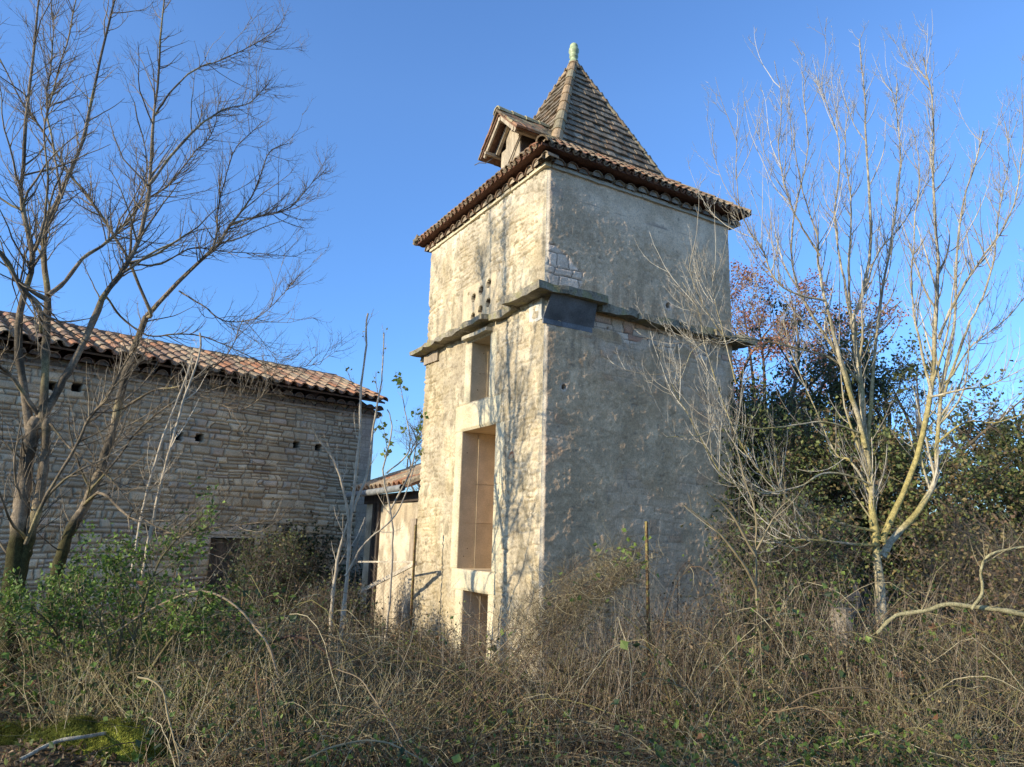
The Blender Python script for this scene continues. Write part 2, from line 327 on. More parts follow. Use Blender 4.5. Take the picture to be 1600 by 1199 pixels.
    # pigeon holes
    for bb, zz in ((1.43, 5.19), (1.66, 5.15), (1.89, 5.10), (1.43, 4.90), (1.66, 4.85), (1.89, 4.80)):
        rr = np.hypot((u-bb), (z-zz)); k = 1-ss(rr, .055, .062); d = d-k*.16; c = mixc(c, (.035, .025, .018), 1-ss(rr, .062, .07))
    rr = np.hypot(u-2.06, z-5.2); k = 1-ss(rr, .02, .03); d = d-k*.06; c = mixc(c, (.06, .04, .03), k)
    rr = np.hypot(u-.66, z-2.62); k = ss(rr, .035, .05)*(1-ss(rr, .07, .09))*(z > 2.6); c = mixc(c, (.35, .15, .07), k*.9)
    c = c*np.array([1.04, .99, .90])
    return d, c
HOLES_L = [DOOR, WIN, LOW]
wall_l = wall_face('wall', tower, T(0, 0, 0), l3, -r3, WL, -.2, ZT+.03, .0125, HOLES_L, fL, M['wall'], ccor)
wall_l['label'] = 'sunlit wall of crumbling cream render with openings'
def fR(u, z):
    d1, q1, q2 = courses(u, z, .14, .3, 11, .05)
    n = fbm(u*1.0+14, z*1.0, o=5); n2 = fbm(u*3+3, z*3+50, o=5); fine = fbm(u*12, z*12, o=4)
    ex = ss(.68+.12*(n2-.5)*4-u, 0, .04)*(z > 4.68)*ss(5.28-z-.5*u+.2*n2, 0, .04)
    ex = np.maximum(ex, (z < 4.5)*ss(z-4.24-.45*(n2-.5)+.02*u, 0, .06)*ss(u-.6, 0, .1)*.9)
    ex = np.maximum(ex, .25*ss(n, .54, .64)*(z < 4.2))
    d = ex*ss(d1, 0, .015)*(.012+.012*q1)+(1-ex)*(.026+.012*(n2-.5)+.006*(fine-.5))+.014*(fbm(u*24, z*24, o=4)-.5)
    d = d+(z < 4.5)*(1-ex)*.022*(fbm(u*7, z*10, o=4)-.5)
    md = fbm(u*7+2, z*8, o=5); gr_ = fbm(u*26+8, z*26, o=4); lo = mixc((.40, .325, .215), (.55, .465, .325), ss(.45*n2+.55*gr_+.35*(md-.5), .34, .64)); lo = mixc(lo, (.48, .355, .215), ss(n, .48, .62)*.45); lo = mixc(lo, (.29, .235, .155), ss(md+.5*(gr_-.5), .56, .68)*.4)
    md2 = fbm(u*4+62, z*6, o=5); upc = mixc((.37, .315, .225), (.51, .45, .335), ss(.5*n+.5*gr_, .38, .62)); upc = mixc(upc, (.42, .345, .23), ss(md2, .5, .64)*.4)
    c = np.where((z > 4.55)[..., None], upc, lo)
    c = mixc(c, (.64, .58, .46), (z > 4.5)*ss(z+.25*(n2-.5)+.05*u, 5.6, 6.15)*(.5+.4*ss(n2, .4, .6)))
    c = mixc(c, (.38, .34, .29), ss(fbm(u*2.2+60, z*2.2, o=4), .60, .66)*(z > 6.0)*.8)
    c = mixc(c, (.62, .57, .48), ss(fbm(u*3+5, z*4+33, o=4), .55, .68)*ss(z, 3.6, 4.3)*(z < 4.5)*.6)
    stk = ss(fbm(u*9+5, z*.9, o=3), .52, .68); c = mixc(c, (.21, .18, .13), stk*(ss(4.5-z, 0, .1)*(1-ss(4.5-z, .3, 1.6))+(z > 4.6)*(1-ss(z-4.6, .1, .8)))*.55); c = mixc(c, (.30, .25, .17), ss(fbm(u*2+25, z*1.4+5, o=5), .50, .66)*.3)
    stc = mixc((.50, .46, .39), (.66, .62, .54), q2); stc = mixc(stc, (.42, .22, .15), ss(q1, .8, .84)*.8*(z < 4.5)*ss(4.3-z, -.3, 0)); stc = mixc(stc, (.14, .12, .1), 1-ss(d1, 0, .01))
    c = mixc(c, stc, ex)
    k = (1-ss(np.abs(z-6.02-.01*np.sin(u*3)), 0, .005))*(u > .5)*(u < 2.6)*ss(n2, .3, .4); c = mixc(c, (.2, .18, .16), k*.6); d = d-k*.004
    k = (1-ss(np.abs(u-.75-.05*(vn(z*5, 2)-.5)), 0, .006))*(z > 5.6)*(z < 6.3); c = mixc(c, (.2, .18, .16), k*.5)
    for bb, zz, rr_ in ((2.07, 4.87, .045), (.3, 3.47, .035), (1.0, 4.35, .02), (2.5, 4.33, .02)):
        rr = np.hypot((u-bb), (z-zz)); k = 1-ss(rr, rr_*.7, rr_); d = d-k*.10; c = mixc(c, (.05, .04, .035), k); c = mixc(c, (.6, .58, .54), (1-ss(rr, rr_, rr_*2.2))*(1-k)*.5)
    c = c*np.array([1.34, 1.14, 1.01]); c = mixc(c, (.55, .50, .39), (1-ss(u, .02, .07))*.9)
    sc = (1-ss(fbm(u*13+3, z*13+8, o=3), .18, .24)); c = mixc(c, (.12, .11, .1), sc*.4); d = d-sc*.004
    return d, c
wall_r = wall_face('wall', tower, T(0, 0, 0), r3, -l3, W, -.2, ZT+.03, .0125, [], fR, M['wall'], ccor)
wall_r['label'] = 'shaded wall of grey weathered render'
g = Geo()
rbox(g, T(W, 0.03, -.2), r3*-.03, l3*(WL-.03), up3*(ZT+.2), c=(.4, .38, .34)); rbox(g, T(0.03, WL, -.2), r3*(W-.06), l3*-.03, up3*(ZT+.2), c=(.4, .38, .34))
g.build('rear_wall', M['wall'], tower)
# openings: deep stone reveals and dark rooms
def opening(h, name, depth=.62, joints=()):
    b0, b1, z0, z1 = h; g = Geo(); a0 = .002; t = .1; c = (.60, .49, .32)
    rbox(g, T(a0, b0-t, z0-t), r3*depth, l3*t, up3*(z1-z0+2*t), c=c); rbox(g, T(a0, b1, z0-t), r3*depth, l3*t, up3*(z1-z0+2*t), c=c)
    rbox(g, T(a0, b0, z1), r3*depth, l3*(b1-b0), up3*t, c=c); rbox(g, T(a0, b0, z0-t), r3*depth, l3*(b1-b0), up3*t, c=c)
    zs = [z0]+list(joints)+[z1]
    for k in range(len(zs)-1):                                    # blocks of the far jamb, the inner half set proud
        cc = np.array(c)*(.9+.25*random.random()); rbox(g, T(a0+.004, b1-.004, zs[k]), r3*.262, l3*.004, up3*(zs[k+1]-zs[k]-.005), c=cc)
        cc = np.array(c)*(.88+.25*random.random()); rbox(g, T(a0+.27, b1-.012, zs[k]+.003), r3*(depth-.27), l3*.006, up3*(zs[k+1]-zs[k]-.008), c=cc)
    for k in range(int((z1-z0)*6)): rbox(g, T(.05+(depth-.1)*random.random(), b1-.0065, z0+.05+(z1-z0-.1)*random.random()), r3*.013, l3*-.003, up3*.013, c=(.12, .07, .04))
    return g.build(name, M['stone'], tower)
rv = opening(DOOR, 'doorway', .75, (1.8, 2.36)); opening(LOW, 'hatchway', .6, (.45,)); wv = opening(WIN, 'window', .5, (3.98,))
g = Geo(); rbox(g, T(.78, .9, -.1), r3*.04, l3*1.5, up3*4.7); rbox(g, T(.765, .9, -.1), r3*.01, l3*1.4, up3*4.6)
g.build('inner_wall', M['tan'], tower)
g = Geo()
for k in range(7): rbox(g, T(.42+.01*random.random(), 1.365+k*.08, 3.53), r3*.02, l3*.07, up3*.87, c=(.2, .15, .1))
g.build('shutter', M['wood'], wv)

# stone ledge
def slab(g, a0, a1, b0, b1, z, t, tilt=0., j=.032, seed=0):
    rbox(g, T(a0, b0, z-.01), r3*(a1-a0), l3*(b1-b0)+up3*tilt, up3*(t+.015), seg=(max(2, int((a1-a0)/.05)), max(2, int(abs(b1-b0)/.05)), 2), j=j, jf=6, seed=seed)
g = Geo()
for a0, a1, b0, b1, z, t, tl in ((-.24, .1, 2.75, WL+.24, 4.55, .055, 0), (-.25, .1, 1.9, 2.74, 4.555, .06, .01), (-.24, .1, 1.2, 1.89, 4.575, .055, 0), (-.13, .1, .58, 1.19, 4.56, .09, -.01)):
    slab(g, a0, a1, b0, b1, z, t, tl, seed=b0)
for a0, a1, z, d_ in ((.78, 1.35, 4.53, .17), (1.36, 2.1, 4.52, .19), (2.11, 2.75, 4.52, .18), (2.76, W+.25, 4.50, .24)):
    slab(g, a0, a1, -d_-.03, .1, z-.01, .085, seed=a0)
slab(g, W-.1, W+.24, .1, WL, 4.5, .06); slab(g, 0, W, WL-.1, WL+.24, 4.5, .06)
g.build('ledge', M['ledge'], tower, smooth=False)
g = Geo(); slab(g, -.26, .80, -.27, .64, 4.60, .085, .01, j=.025, seed=3); o = g.build('corner_slab', M['ledge'], tower); 
g = Geo()
P = [T(-.03, -.012, 4.30), T(.76, -.012, 4.29), T(.70, -.17, 4.59), T(-.02, -.20, 4.60)]
q = [p-l3*.006-up3*.004 for p in P]; g.add(P+q, [[0, 1, 2, 3], [7, 6, 5, 4], [0, 4, 5, 1], [1, 5, 6, 2], [2, 6, 7, 3], [3, 7, 4, 0]])
rbox(g, T(-.03, -.034, 4.24), r3*.76, l3*.02, up3*.065); rbox(g, T(.25, -.04, 4.25), r3*.006, l3*.02, up3*.05)
g.build('flashing', M['zinc'], tower)
g = Geo(); rbox(g, T(-.03, .0, 4.30), r3*.1, l3*.3, up3*.28, seg=(3, 5, 5), j=.012, c=(.6, .58, .5)); rbox(g, T(-.02, .33, 4.36), r3*.1, l3*.25, up3*.18, seg=(3, 5, 4), j=.015, c=(.62, .56, .42))
g.build('packing_stone', M['stone'], tower)
g = Geo(); rbox(g, T(-.06, 3.0, 4.36), r3*.1, l3*.53, up3*.17, seg=(2, 5, 2), j=.008); g.build('wooden_wedge', M['wood'], tower)
g = Geo(); rbox(g, T(-.12, 1.28, 4.45), r3*.3, l3*.75, up3*.05, seg=(4, 8, 1), j=.012, c=(.5, .45, .33)); g.build('window_lintel', M['stone'], tower)

# cornice and genoise
g = Geo()
k = 0.; 
while k < WL+.06:
    ln = .35+.3*random.random(); rbox(g, T(-.055-.01*random.random(), k-.055, ZT-.005), r3*.1, l3*min(ln-.006, WL+.06-k), up3*(.052+.008*random.random()), seg=(1, 6, 1), j=.006, c=(.62, .54, .37), cj=.1); k += ln
k = 0.
while k < W+.06:
    ln = .35+.3*random.random(); rbox(g, T(k+.05, -.055-.01*random.random(), ZT-.006), r3*min(ln-.006, W-k), l3*.1, up3*(.05+.008*random.random()), seg=(6, 1, 1), j=.006, c=(.50, .45, .36), cj=.1); k += ln
rbox(g, T(-.02, -.02, ZT+.045), r3*(W+.04), l3*(WL+.04), up3*.1, c=(.36, .31, .25))
g.build('cornice', M['stone'], tower)
def canal(g, o, ax, side, n, L, r0, r1, c, th=.012, m=6, arc=math.pi, fill=None):
    """half-round tile: o start, ax axis, r0 radius at start, r1 at the end"""
    t = np.linspace(-arc/2, arc/2, m+1); rings = []
    for (rr, l_) in ((r0, 0), (r1, L)):
        for dr in (0, -th):
            rings.append(o+ax*l_+np.sin(t)[:, None]*(rr+dr)*side+(np.cos(t)-math.cos(arc/2))[:, None]*(rr+dr)*n)
    V = np.concatenate(rings); k = m+1; f = []
    for i in range(m):
        f += [[i, i+1, 2*k+i+1, 2*k+i], [k+i, 3*k+i, 3*k+i+1, k+i+1], [i, k+i, k+i+1, i+1], [2*k+i, 2*k+i+1, 3*k+i+1, 3*k+i]]
    f += [[0, 2*k, 3*k, k], [m, k+m, 3*k+m, 2*k+m]]
    g.add(V, f, c)
    if fill is not None:
        e = L*.86; rr = r0+(r1-r0)*.86-th
        V = np.vstack([o+ax*e+np.sin(t)[:, None]*rr*side+(np.cos(t)-math.cos(arc/2))[:, None]*rr*n]); g.add(V, [list(range(k))[::-1]], fill)
TC = [(.38, .175, .09), (.44, .23, .12), (.31, .165, .10), (.40, .26, .16), (.26, .17, .115), (.48, .31, .185)]
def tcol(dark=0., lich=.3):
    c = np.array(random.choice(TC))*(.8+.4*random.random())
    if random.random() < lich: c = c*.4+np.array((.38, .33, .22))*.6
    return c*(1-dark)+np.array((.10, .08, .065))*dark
g = Geo(); p = .205
for k in range(int((WL+.3)/p)+1):
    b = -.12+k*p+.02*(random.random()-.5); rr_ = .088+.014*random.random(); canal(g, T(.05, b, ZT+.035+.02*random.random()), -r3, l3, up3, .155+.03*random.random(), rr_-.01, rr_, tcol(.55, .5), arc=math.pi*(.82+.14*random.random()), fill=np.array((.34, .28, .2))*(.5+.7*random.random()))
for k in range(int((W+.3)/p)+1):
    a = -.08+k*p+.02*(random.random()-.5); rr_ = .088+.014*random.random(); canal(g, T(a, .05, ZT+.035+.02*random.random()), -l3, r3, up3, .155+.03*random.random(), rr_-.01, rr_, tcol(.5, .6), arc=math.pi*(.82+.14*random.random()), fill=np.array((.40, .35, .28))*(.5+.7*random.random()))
g.build('genoise', M['tile'], tower)

# roof: flared skirt of canal tiles, steep pyramid of flat tile courses, hips
roofc = T(W/2, WL/2, 0)
OV = .225
rg = Geo()
E4 = [T(-OV, -OV, ZE+.06), T(W+OV, -OV, ZE+.06), T(W+OV, WL+OV, ZE+.06), T(-OV, WL+OV, ZE+.06)]
B4 = [T(W/2+sx*SS, WL/2+sy*SS, ZS) for sx, sy in ((-1, -1), (1, -1), (1, 1), (-1, 1))]
AP = T(W/2, WL/2, ZA)
V = E4+B4+[AP]; rg.add(V, [[0, 1, 5, 4], [1, 2, 6, 5], [2, 3, 7, 6], [3, 0, 4, 7]], (.16, .12, .09)); rg.add(V, [[4, 5, 8], [5, 6, 8], [6, 7, 8], [7, 4, 8]], (.16, .13, .10))
rg.add([p_-up3*.035 for p_ in E4]+E4, [[3, 2, 1, 0], [0, 1, 5, 4], [1, 2, 6, 5], [2, 3, 7, 6], [3, 0, 4, 7]], (.13, .065, .045))
def skirt(e0, e1, b0, b1, nout):
    along = (e1-e0); L_ = np.linalg.norm(along); al = along/L_; n = int(L_/.13)
    mid = (b0+b1)/2-(e0+e1)/2; mid = mid-al*np.dot(mid, al); sl = mid/np.linalg.norm(mid); nn = np.cross(al, sl); nn = nn if nn[2] > 0 else -nn
    hl = np.linalg.norm(mid)
    for k in range(n+1):
        s_ = (k+.5)/(n+1)*L_; st = e0+al*s_
        # available length before meeting the hip
        da = np.dot(b0-e0, al); db = np.dot(e1-b1, al); lim = hl*min(1, s_/max(da, .01), (L_-s_)/max(db, .01))
        q = 0.; i = 0
        while q < lim-.08:
            ln = min(.36, lim-q+.05); jt = (random.random()-.5)*.012
            canal(rg, st+sl*(q-.03*(i == 0)+.02*random.random()*(i == 0))+nn*(.004+.010*(i > 0)+.006*random.random())+al*jt, sl*1.0, al, nn, ln, .060, .048, tcol(.45 if i else .3, .5), th=.012, m=5)
            if i == 0: canal(rg, st+sl*(-.045+.02*random.random())+nn*.028+al*(.065+jt), sl*1.0, al, -nn, .2, .05, .045, tcol(.35, .3), th=.012, m=4)
            q += .27; i += 1
for i in range(4): skirt(E4[i], E4[(i+1) % 4], B4[i], B4[(i+1) % 4], None)
rg.build('skirt_roof', M['tile'], tower)
rg = Geo()
def steep(b0, b1):
    al = (b1-b0)/np.linalg.norm(b1-b0); mid = (b0+b1)/2; sl = AP-mid; H_ = np.linalg.norm(sl); sl = sl/H_; nn = np.cross(al, sl)
    if np.dot(nn, mid-roofc-np.array([0, 0, mid[2]])) < 0: nn = -nn
    nr = 17; half = np.linalg.norm(b1-b0)/2
    for i in range(nr):
        h0 = (i-.35)*H_/nr; hw = half*(1-max(h0, 0)/H_); n = max(1, int(round(2*hw/.15))); w_ = 2*hw/n; bow = .008*(random.random()-.5)
        for k in range(n):
            x = -hw+k*w_; dz = .014*(random.random()-.5)+bow; th = .022+.016*random.random()
            o = mid+al*(x+.003)+sl*(h0+dz)+nn*(.028+.008*random.random())
            c = np.array(random.choice([(.20, .16, .115), (.22, .18, .13), (.17, .14, .105), (.21, .15, .10), (.26, .22, .165)]))*(.8+.4*random.random())
            rbox(rg, o, al*(w_-.004), sl*(H_/nr*1.55)-nn*.042, nn*th, seg=(2, 2, 1), j=.005, jf=14, c=c)
for i in range(4): steep(B4[i], B4[(i+1) % 4])
rg.build('spire_roof', M['tile'], tower)
hg = Geo()
for i in range(4):
    for (p0, p1, ra) in ((E4[i], B4[i], .07), (B4[i], AP, .088 if i == 0 else .055)):
        d = p1-p0; L_ = np.linalg.norm(d); d = d/L_; out = (p0-roofc)*np.array([1, 1, 0]); out /= np.linalg.norm(out); sd = np.cross(d, out); sd /= np.linalg.norm(sd); nn = np.cross(sd, d); nn = nn if np.dot(nn, out+up3) > 0 else -nn
        n = int(L_/.30); 
        for k in range(n+1):
            if k*.30 > L_-.05: break
            rr_ = ra*(1-.25*k/(n+1)) if ra > .08 else ra
            c = np.array((.30, .215, .13) if random.random() < .6 else (.27, .23, .15))*(.75+.5*random.random())
            canal(hg, p0+d*(k*.30-.02)+nn*.008, d, sd, nn, min(.36, L_-k*.3+.04), rr_+.012, rr_-.006, c, th=.02, m=7)
tubes(hg, [[AP-up3*.16, AP-up3*.02, AP+up3*.04]], [[.15, .10, .065]], (.25, .19, .12), 10)
hg.build('hip_tiles', M['tile'], tower)
fg = Geo(); prof = [(-.03, .08), (0, .07), (.03, .075), (.05, .055), (.08, .05), (.10, .066), (.13, .072), (.16, .06), (.18, .068), (.22, .082), (.27, .078), (.30, .06), (.32, .064), (.345, .062), (.37, .045), (.385, .02), (.40, .012)]
tubes(fg, [[AP+up3*(z_+.01) for z_, _ in prof]], [[r_*1.12 for _, r_ in prof]], (.5, .5, .5), 14)
fg.build('finial', M['glaze'], tower, smooth=True)

# dormer
dg = Geo(); DB, DA, DW = 1.235, .15, .28
for k in range(4): rbox(dg, T(DA+.004*k, DB-DW+k*.14+.002, 6.8), r3*.022, l3*.134, up3*(.78 if k in (0,) else .86 if k == 1 else .92 if k == 2 else .55), seg=(1, 1, 3), j=.005)
dorm = dg.build('dormer', M['palewood'], tower)
dg = Geo(); rbox(dg, T(DA+.02, DB-DW, 6.8), r3*.75, l3*.02, up3*.66); rbox(dg, T(DA+.02, DB+DW-.02, 6.8), r3*.75, l3*.02, up3*.66)
dg.build('cheek', M['darkwood'], dorm)
dg = Geo()
def bar(g, p, q, w1, w2, c=(.5, .5, .5)):
    p, q = np.asarray(p), np.asarray(q); d = q-p; d_ = d/np.linalg.norm(d); s1 = np.cross(d_, up3 if abs(d_[2]) < .9 else r3); s1 /= np.linalg.norm(s1); s2 = np.cross(s1, d_)
    rbox(g, p-s1*w1/2-s2*w2/2, s1*w1, d, s2*w2, c=c)
ZD = 7.80
for sg in (-1, 1):
    bar(dg, T(-.03, DB+sg*.012, ZD-.06), T(-.03, DB+sg*.47, ZD-.06-.44), .03, .07); bar(dg, T(DA-.03, DB+sg*.02, ZD-.12), T(DA-.03, DB+sg*.34, ZD-.12-.34), .05, .06)
    bar(dg, T(-.06, DB+sg*.40, ZD-.46), T(.6, DB+sg*.40, ZD-.46), .05, .05)
bar(dg, T(-.06, DB, ZD-.1), T(.7, DB, ZD-.1), .05, .06)
bar(dg, T(DA-.025, DB-.30, 7.34), T(DA-.03, DB+.02, 7.02), .02, .03)
dg.build('rafter', M['palewood'], dorm)
dg = Geo(); s45 = math.sqrt(.5)
for sg in (-1, 1):
    sd = l3*sg; dn = sd*.74-up3*.70; dn /= np.linalg.norm(dn); nn = sd*.70+up3*.74; nn /= np.linalg.norm(nn)
    rbox(dg, T(-.07, DB, ZD-.02), r3*.95, dn*.72, nn*.02, c=(.2, .12, .08))
    for i in range(5):
        for k in range(7):
            c = np.array(random.choice([(.22, .17, .11), (.27, .22, .13), (.16, .13, .09), (.26, .15, .09)]))*(.7+.5*random.random())
            o = T(-.10+k*.145+.01*random.random(), DB, ZD+.01)+dn*(.72-i*.15-.2+.02*random.random())+nn*(.008+.006*random.random())
            rbox(dg, o, r3*.15, dn*.24+nn*-.002, nn*(.03), seg=(2, 2, 1), j=.012, jf=12, c=c)
        
for k in range(4): canal(dg, T(-.11+k*.24, DB, ZD+.0), r3, l3, up3, .28, .10, .085, np.array((.34, .30, .18))*(.8+.4*random.random()), th=.02)
dg.build('dormer_roof', M['tile'], dorm)
dg = Geo(); tubes(dg, [[T(DA-.05, DB+.42, 7.32), T(-.02, DB+.44, 7.2), T(-.1, DB+.5, 7.21), T(-.16, DB+.54, 7.17)]], .008, (.1, .1, .15), 5); dg.build('iron_hook', M['zinc'], dorm)

# ------------------------------------------------------------ barn
BO = np.array([-2.856, 14.8, 0]); bd = np.array([-.7293, -.6842, 0]); bn = np.array([.6842, -.7293, 0])    # right corner, along wall to the left, outward normal
BL, BZ, BR, BRZ = 7.1, 4.12, 1.85, 5.07
def B(u, v, z): return BO+bd*u-bn*v+up3*z                       # v inwards
barn = thing('stone_barn', 'long low stone barn with red canal tile roof behind the left trees', 'barn', tuple(B(3.5, 1.8, 0)))
def onB(x, y):
    d = ray(x, y); t = np.dot(BO-np.array([0, 0, EYE])*0, bn)/np.dot(d, bn); Pp = d*t; return np.dot(Pp-BO, bd), Pp[2]+EYE
bh = [onB(278, 682), onB(311, 684), onB(463, 695), onB(497, 699), onB(120, 606), onB(80, 603)]
dx0, dz1 = onB(440, 842); dx1, _ = onB(330, 842); dx0, _ = onB(398, 842)
def fB(u, z):
    d1, q1, q2 = courses(u, z, .11, .21, 21, .022, .35)
    n = fbm(u*.8, z*.8, o=4); n2 = fbm(u*4, z*4, o=4)
    d = ss(d1, 0, .03)*(.022+.03*q1)+.012*(fbm(u*14, z*14, o=3)-.5)
    c = mixc((.38, .305, .20), (.70, .59, .41), q2); c = mixc(c, (.50, .40, .33), (q1 > .82)*.5); c = c*(.85+.3*n2)[..., None]
    c = mixc(c, (.11, .08, .055), (1-ss(d1+.006*(n2-.5), .001, .012))*.9)
    c = mixc(c, (.34, .31, .24), ss(n, .5, .65)*.4)
    eu = ss(.30-u, 0, .02); d = d*(1-eu)+eu*.03; c = mixc(c, (.42, .38, .32), eu*.6)
    for bb, zz in bh:
        rr = np.maximum(np.abs(u-bb), np.abs(z-zz)); k = 1-ss(rr, .055, .068); d = d-k*.2; c = mixc(c, (.02, .018, .015), k)
    c = mixc(c, (.33, .28, .22), ss(z, 3.85, 4.0)*.5)
    return d, c
wall_face('wall', barn, B(0, 0, 0), bd, bn, BL, -.1, BZ, .013, [(dx0, dx1, -.1, dz1)], fB, M['wall'])
g = Geo(); rbox(g, B(.0, .002, -.1), bd*.03, -bn*3.7, up3*(BZ+.1), c=(.42, .37, .3)); rbox(g, B(BL-.03, .002, -.1), bd*.03, -bn*3.7, up3*(BZ+.1), c=(.42, .37, .3)); rbox(g, B(0.03, 3.67, -.1), bd*(BL-.06), -bn*.03, up3*(BZ+.1), c=(.42, .37, .3))
for u_ in (.0, BL-.03): g.add([B(u_, .002, BZ), B(u_, 3.7, BZ), B(u_, BR, BRZ-.03), B(u_+.03, .002, BZ), B(u_+.03, 3.7, BZ), B(u_+.03, BR, BRZ-.03)], [[0, 1, 2], [5, 4, 3]], (.42, .37, .3))
g.build('end_wall', M['wall'], barn)
g = Geo(); k = 0
while dx0+k*.16 < dx1-.02: rbox(g, B(dx0+k*.16+.004, .12+.004*random.random(), -.05), bd*min(.152, dx1-dx0-k*.16), -bn*.03, up3*(dz1+.02)); k += 1
g.build('door', mat('grey_wood', (.13, .105, .08), n1=4, a1=.3, n2=30, a2=.4, bump=.6, bdist=.006, stretch=(4, 4, .5)), barn)
g = Geo(); rbox(g, B(dx0-.15, -.02, dz1), bd*(dx1-dx0+.3), -bn*.2, up3*.16, seg=(6, 1, 2), j=.008, c=(.5, .45, .36)); g.build('lintel', M['stone'], barn)
g = Geo()
sl = B(0, BR, BRZ-.05)-B(0, -.28, BZ+.12); SLn = np.linalg.norm(sl); sl = sl/SLn; nn = np.cross(bd, sl); nn = nn if nn[2] > 0 else -nn
rbox(g, B(-.08, -.26, BZ+.115), bd*(BL+.3), sl*SLn, nn*.03, c=(.12, .09, .07))
sl2 = B(0, BR, BRZ)-B(0, 3.95, BZ-.05); sl2 = sl2/np.linalg.norm(sl2); nb = np.cross(bd, sl2); nb = nb if nb[2] > 0 else -nb
rbox(g, B(-.08, 3.95, BZ-.03), bd*(BL+.3), sl2*SLn, nb*.03, c=(.3, .16, .11))
nr = 6; nc = int((BL+.3)/.225)
for k in range(nc+1):
    off = .02*(random.random()-.5)
    for i in range(nr):
        c = tcol(.26, .4)*1.1; jt = .02*(random.random()-.5)
        canal(g, B(-.02+k*.225, -.30, BZ+.13)+sl*(i*.375+off+jt-.02)+nn*(.035+.01*(i > 0)), sl, bd, nn, .44, .092, .074, c, th=.014, m=6)
        # channel tile between two covers
        if i < nr: canal(g, B(-.02+(k+.5)*.225, -.30, BZ+.13)+sl*(i*.375+jt-.04)+nn*.09, sl, bd, -nn, .44, .08, .09, tcol(.5, .3), th=.012, m=4, arc=math.pi*.8)
for k in range(int((BL+.3)/.38)+1): canal(g, B(-.06+k*.38, BR, BRZ-.02+.006*random.random()), bd, bn, up3, .42, .115, .10, tcol(.75, .3), th=.02, m=7)
g.build('roof', M['tile'], barn)
g = Geo(); 
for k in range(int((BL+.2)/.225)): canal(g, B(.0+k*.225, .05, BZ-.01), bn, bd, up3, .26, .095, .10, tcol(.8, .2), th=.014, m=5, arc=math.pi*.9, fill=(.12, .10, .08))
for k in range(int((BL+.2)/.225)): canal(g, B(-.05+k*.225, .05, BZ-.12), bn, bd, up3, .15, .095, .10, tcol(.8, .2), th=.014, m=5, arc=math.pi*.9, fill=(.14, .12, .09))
rbox(g, B(-.1, -.06, BZ-.165), bd*(BL+.1), -bn*.1, up3*.05, seg=(30, 1, 1), j=.006, c=(.33, .29, .23))
g.build('eave_course', M['tile'], barn)

# ------------------------------------------------------------ shed behind the tower
shed = thing('lean_to_shed', 'small cream rendered outbuilding with grey gutter between barn and tower', 'shed', tuple(T(1.0, WL+1.3, 0)))
def Sh(a, b, z): return T(.06+a, WL+.03+b, z)
def shp(x, y, a=0.):
    d = ray(x, y); O_ = Sh(a, 0, 0); t = np.dot(O_, r3)/np.dot(d, r3); Pp = d*t; return np.dot(Pp-Sh(0, 0, 0), l3), Pp[2]+EYE
zg = shp(620, 770)[1]; g = Geo()
g2 = lambda u, z: (.012*(fbm(u*5, z*5)-.5), mixc(mixc((.46, .38, .26), (.62, .54, .40), ss(fbm(u*3, z*3), .35, .6)), (.25, .2, .14), ss(fbm(u*6+9, z*4), .55, .68)*.6+.3*ss(1.2-z, 0, .8)))
wall_face('wall', shed, Sh(0, 0, 0), l3, -r3, 2.6, -.1, zg+.0, .04, [], g2, M['wall'])
g = Geo(); rbox(g, Sh(.03, 0, -.1), r3*2.4, l3*.05, up3*(zg+.1)); rbox(g, Sh(.03, 2.55, -.1), r3*2.4, l3*.05, up3*(zg+.1)); g.build('side_wall', M['wall'], shed)
g = Geo(); rs = r3*.93+up3*.37; rs /= np.linalg.norm(rs); rn = -r3*.37+up3*.93
rbox(g, Sh(-.26, -.0, zg+.03), rs*2.2, l3*2.8, rn*.03, c=(.25, .15, .1))
for k in range(13):
    for i in range(5): canal(g, Sh(-.3, .05+k*.215, zg+.07)+rs*i*.4, rs, l3, rn, .44, .09, .075, tcol(0, .6)*1.15, th=.014, m=5)
g.build('roof', M['tile'], shed)
g = Geo(); tubes(g, [[Sh(-.36, -.0, zg+.02), Sh(-.36, 1.3, zg), Sh(-.36, 2.8, zg-.02)]], .055, (.5, .5, .5), 10); g.build('gutter', mat('pale_zinc', (.24, .25, .25), rough=.5, a2=.1, bump=.1), shed, smooth=True)
g = Geo(); rbox(g, Sh(-.06, 0, zg-.17), r3*.05, l3*2.6, up3*.16); b_, z_ = shp(588, 800)
rbox(g, Sh(-.05, b_-.25, 0), r3*.05, l3*.1, up3*(zg-.05)); rbox(g, Sh(-.05, b_-.02, 0), r3*.05, l3*.1, up3*(zg-.05)); g.build('timber_frame', M['darkwood'], shed)
g = Geo(); b_, z_ = shp(648, 830); rbox(g, Sh(-.03, b_-.1, z_-.55), r3*.03, l3*.22, up3*.75); g.build('shutter', M['wood'], shed)

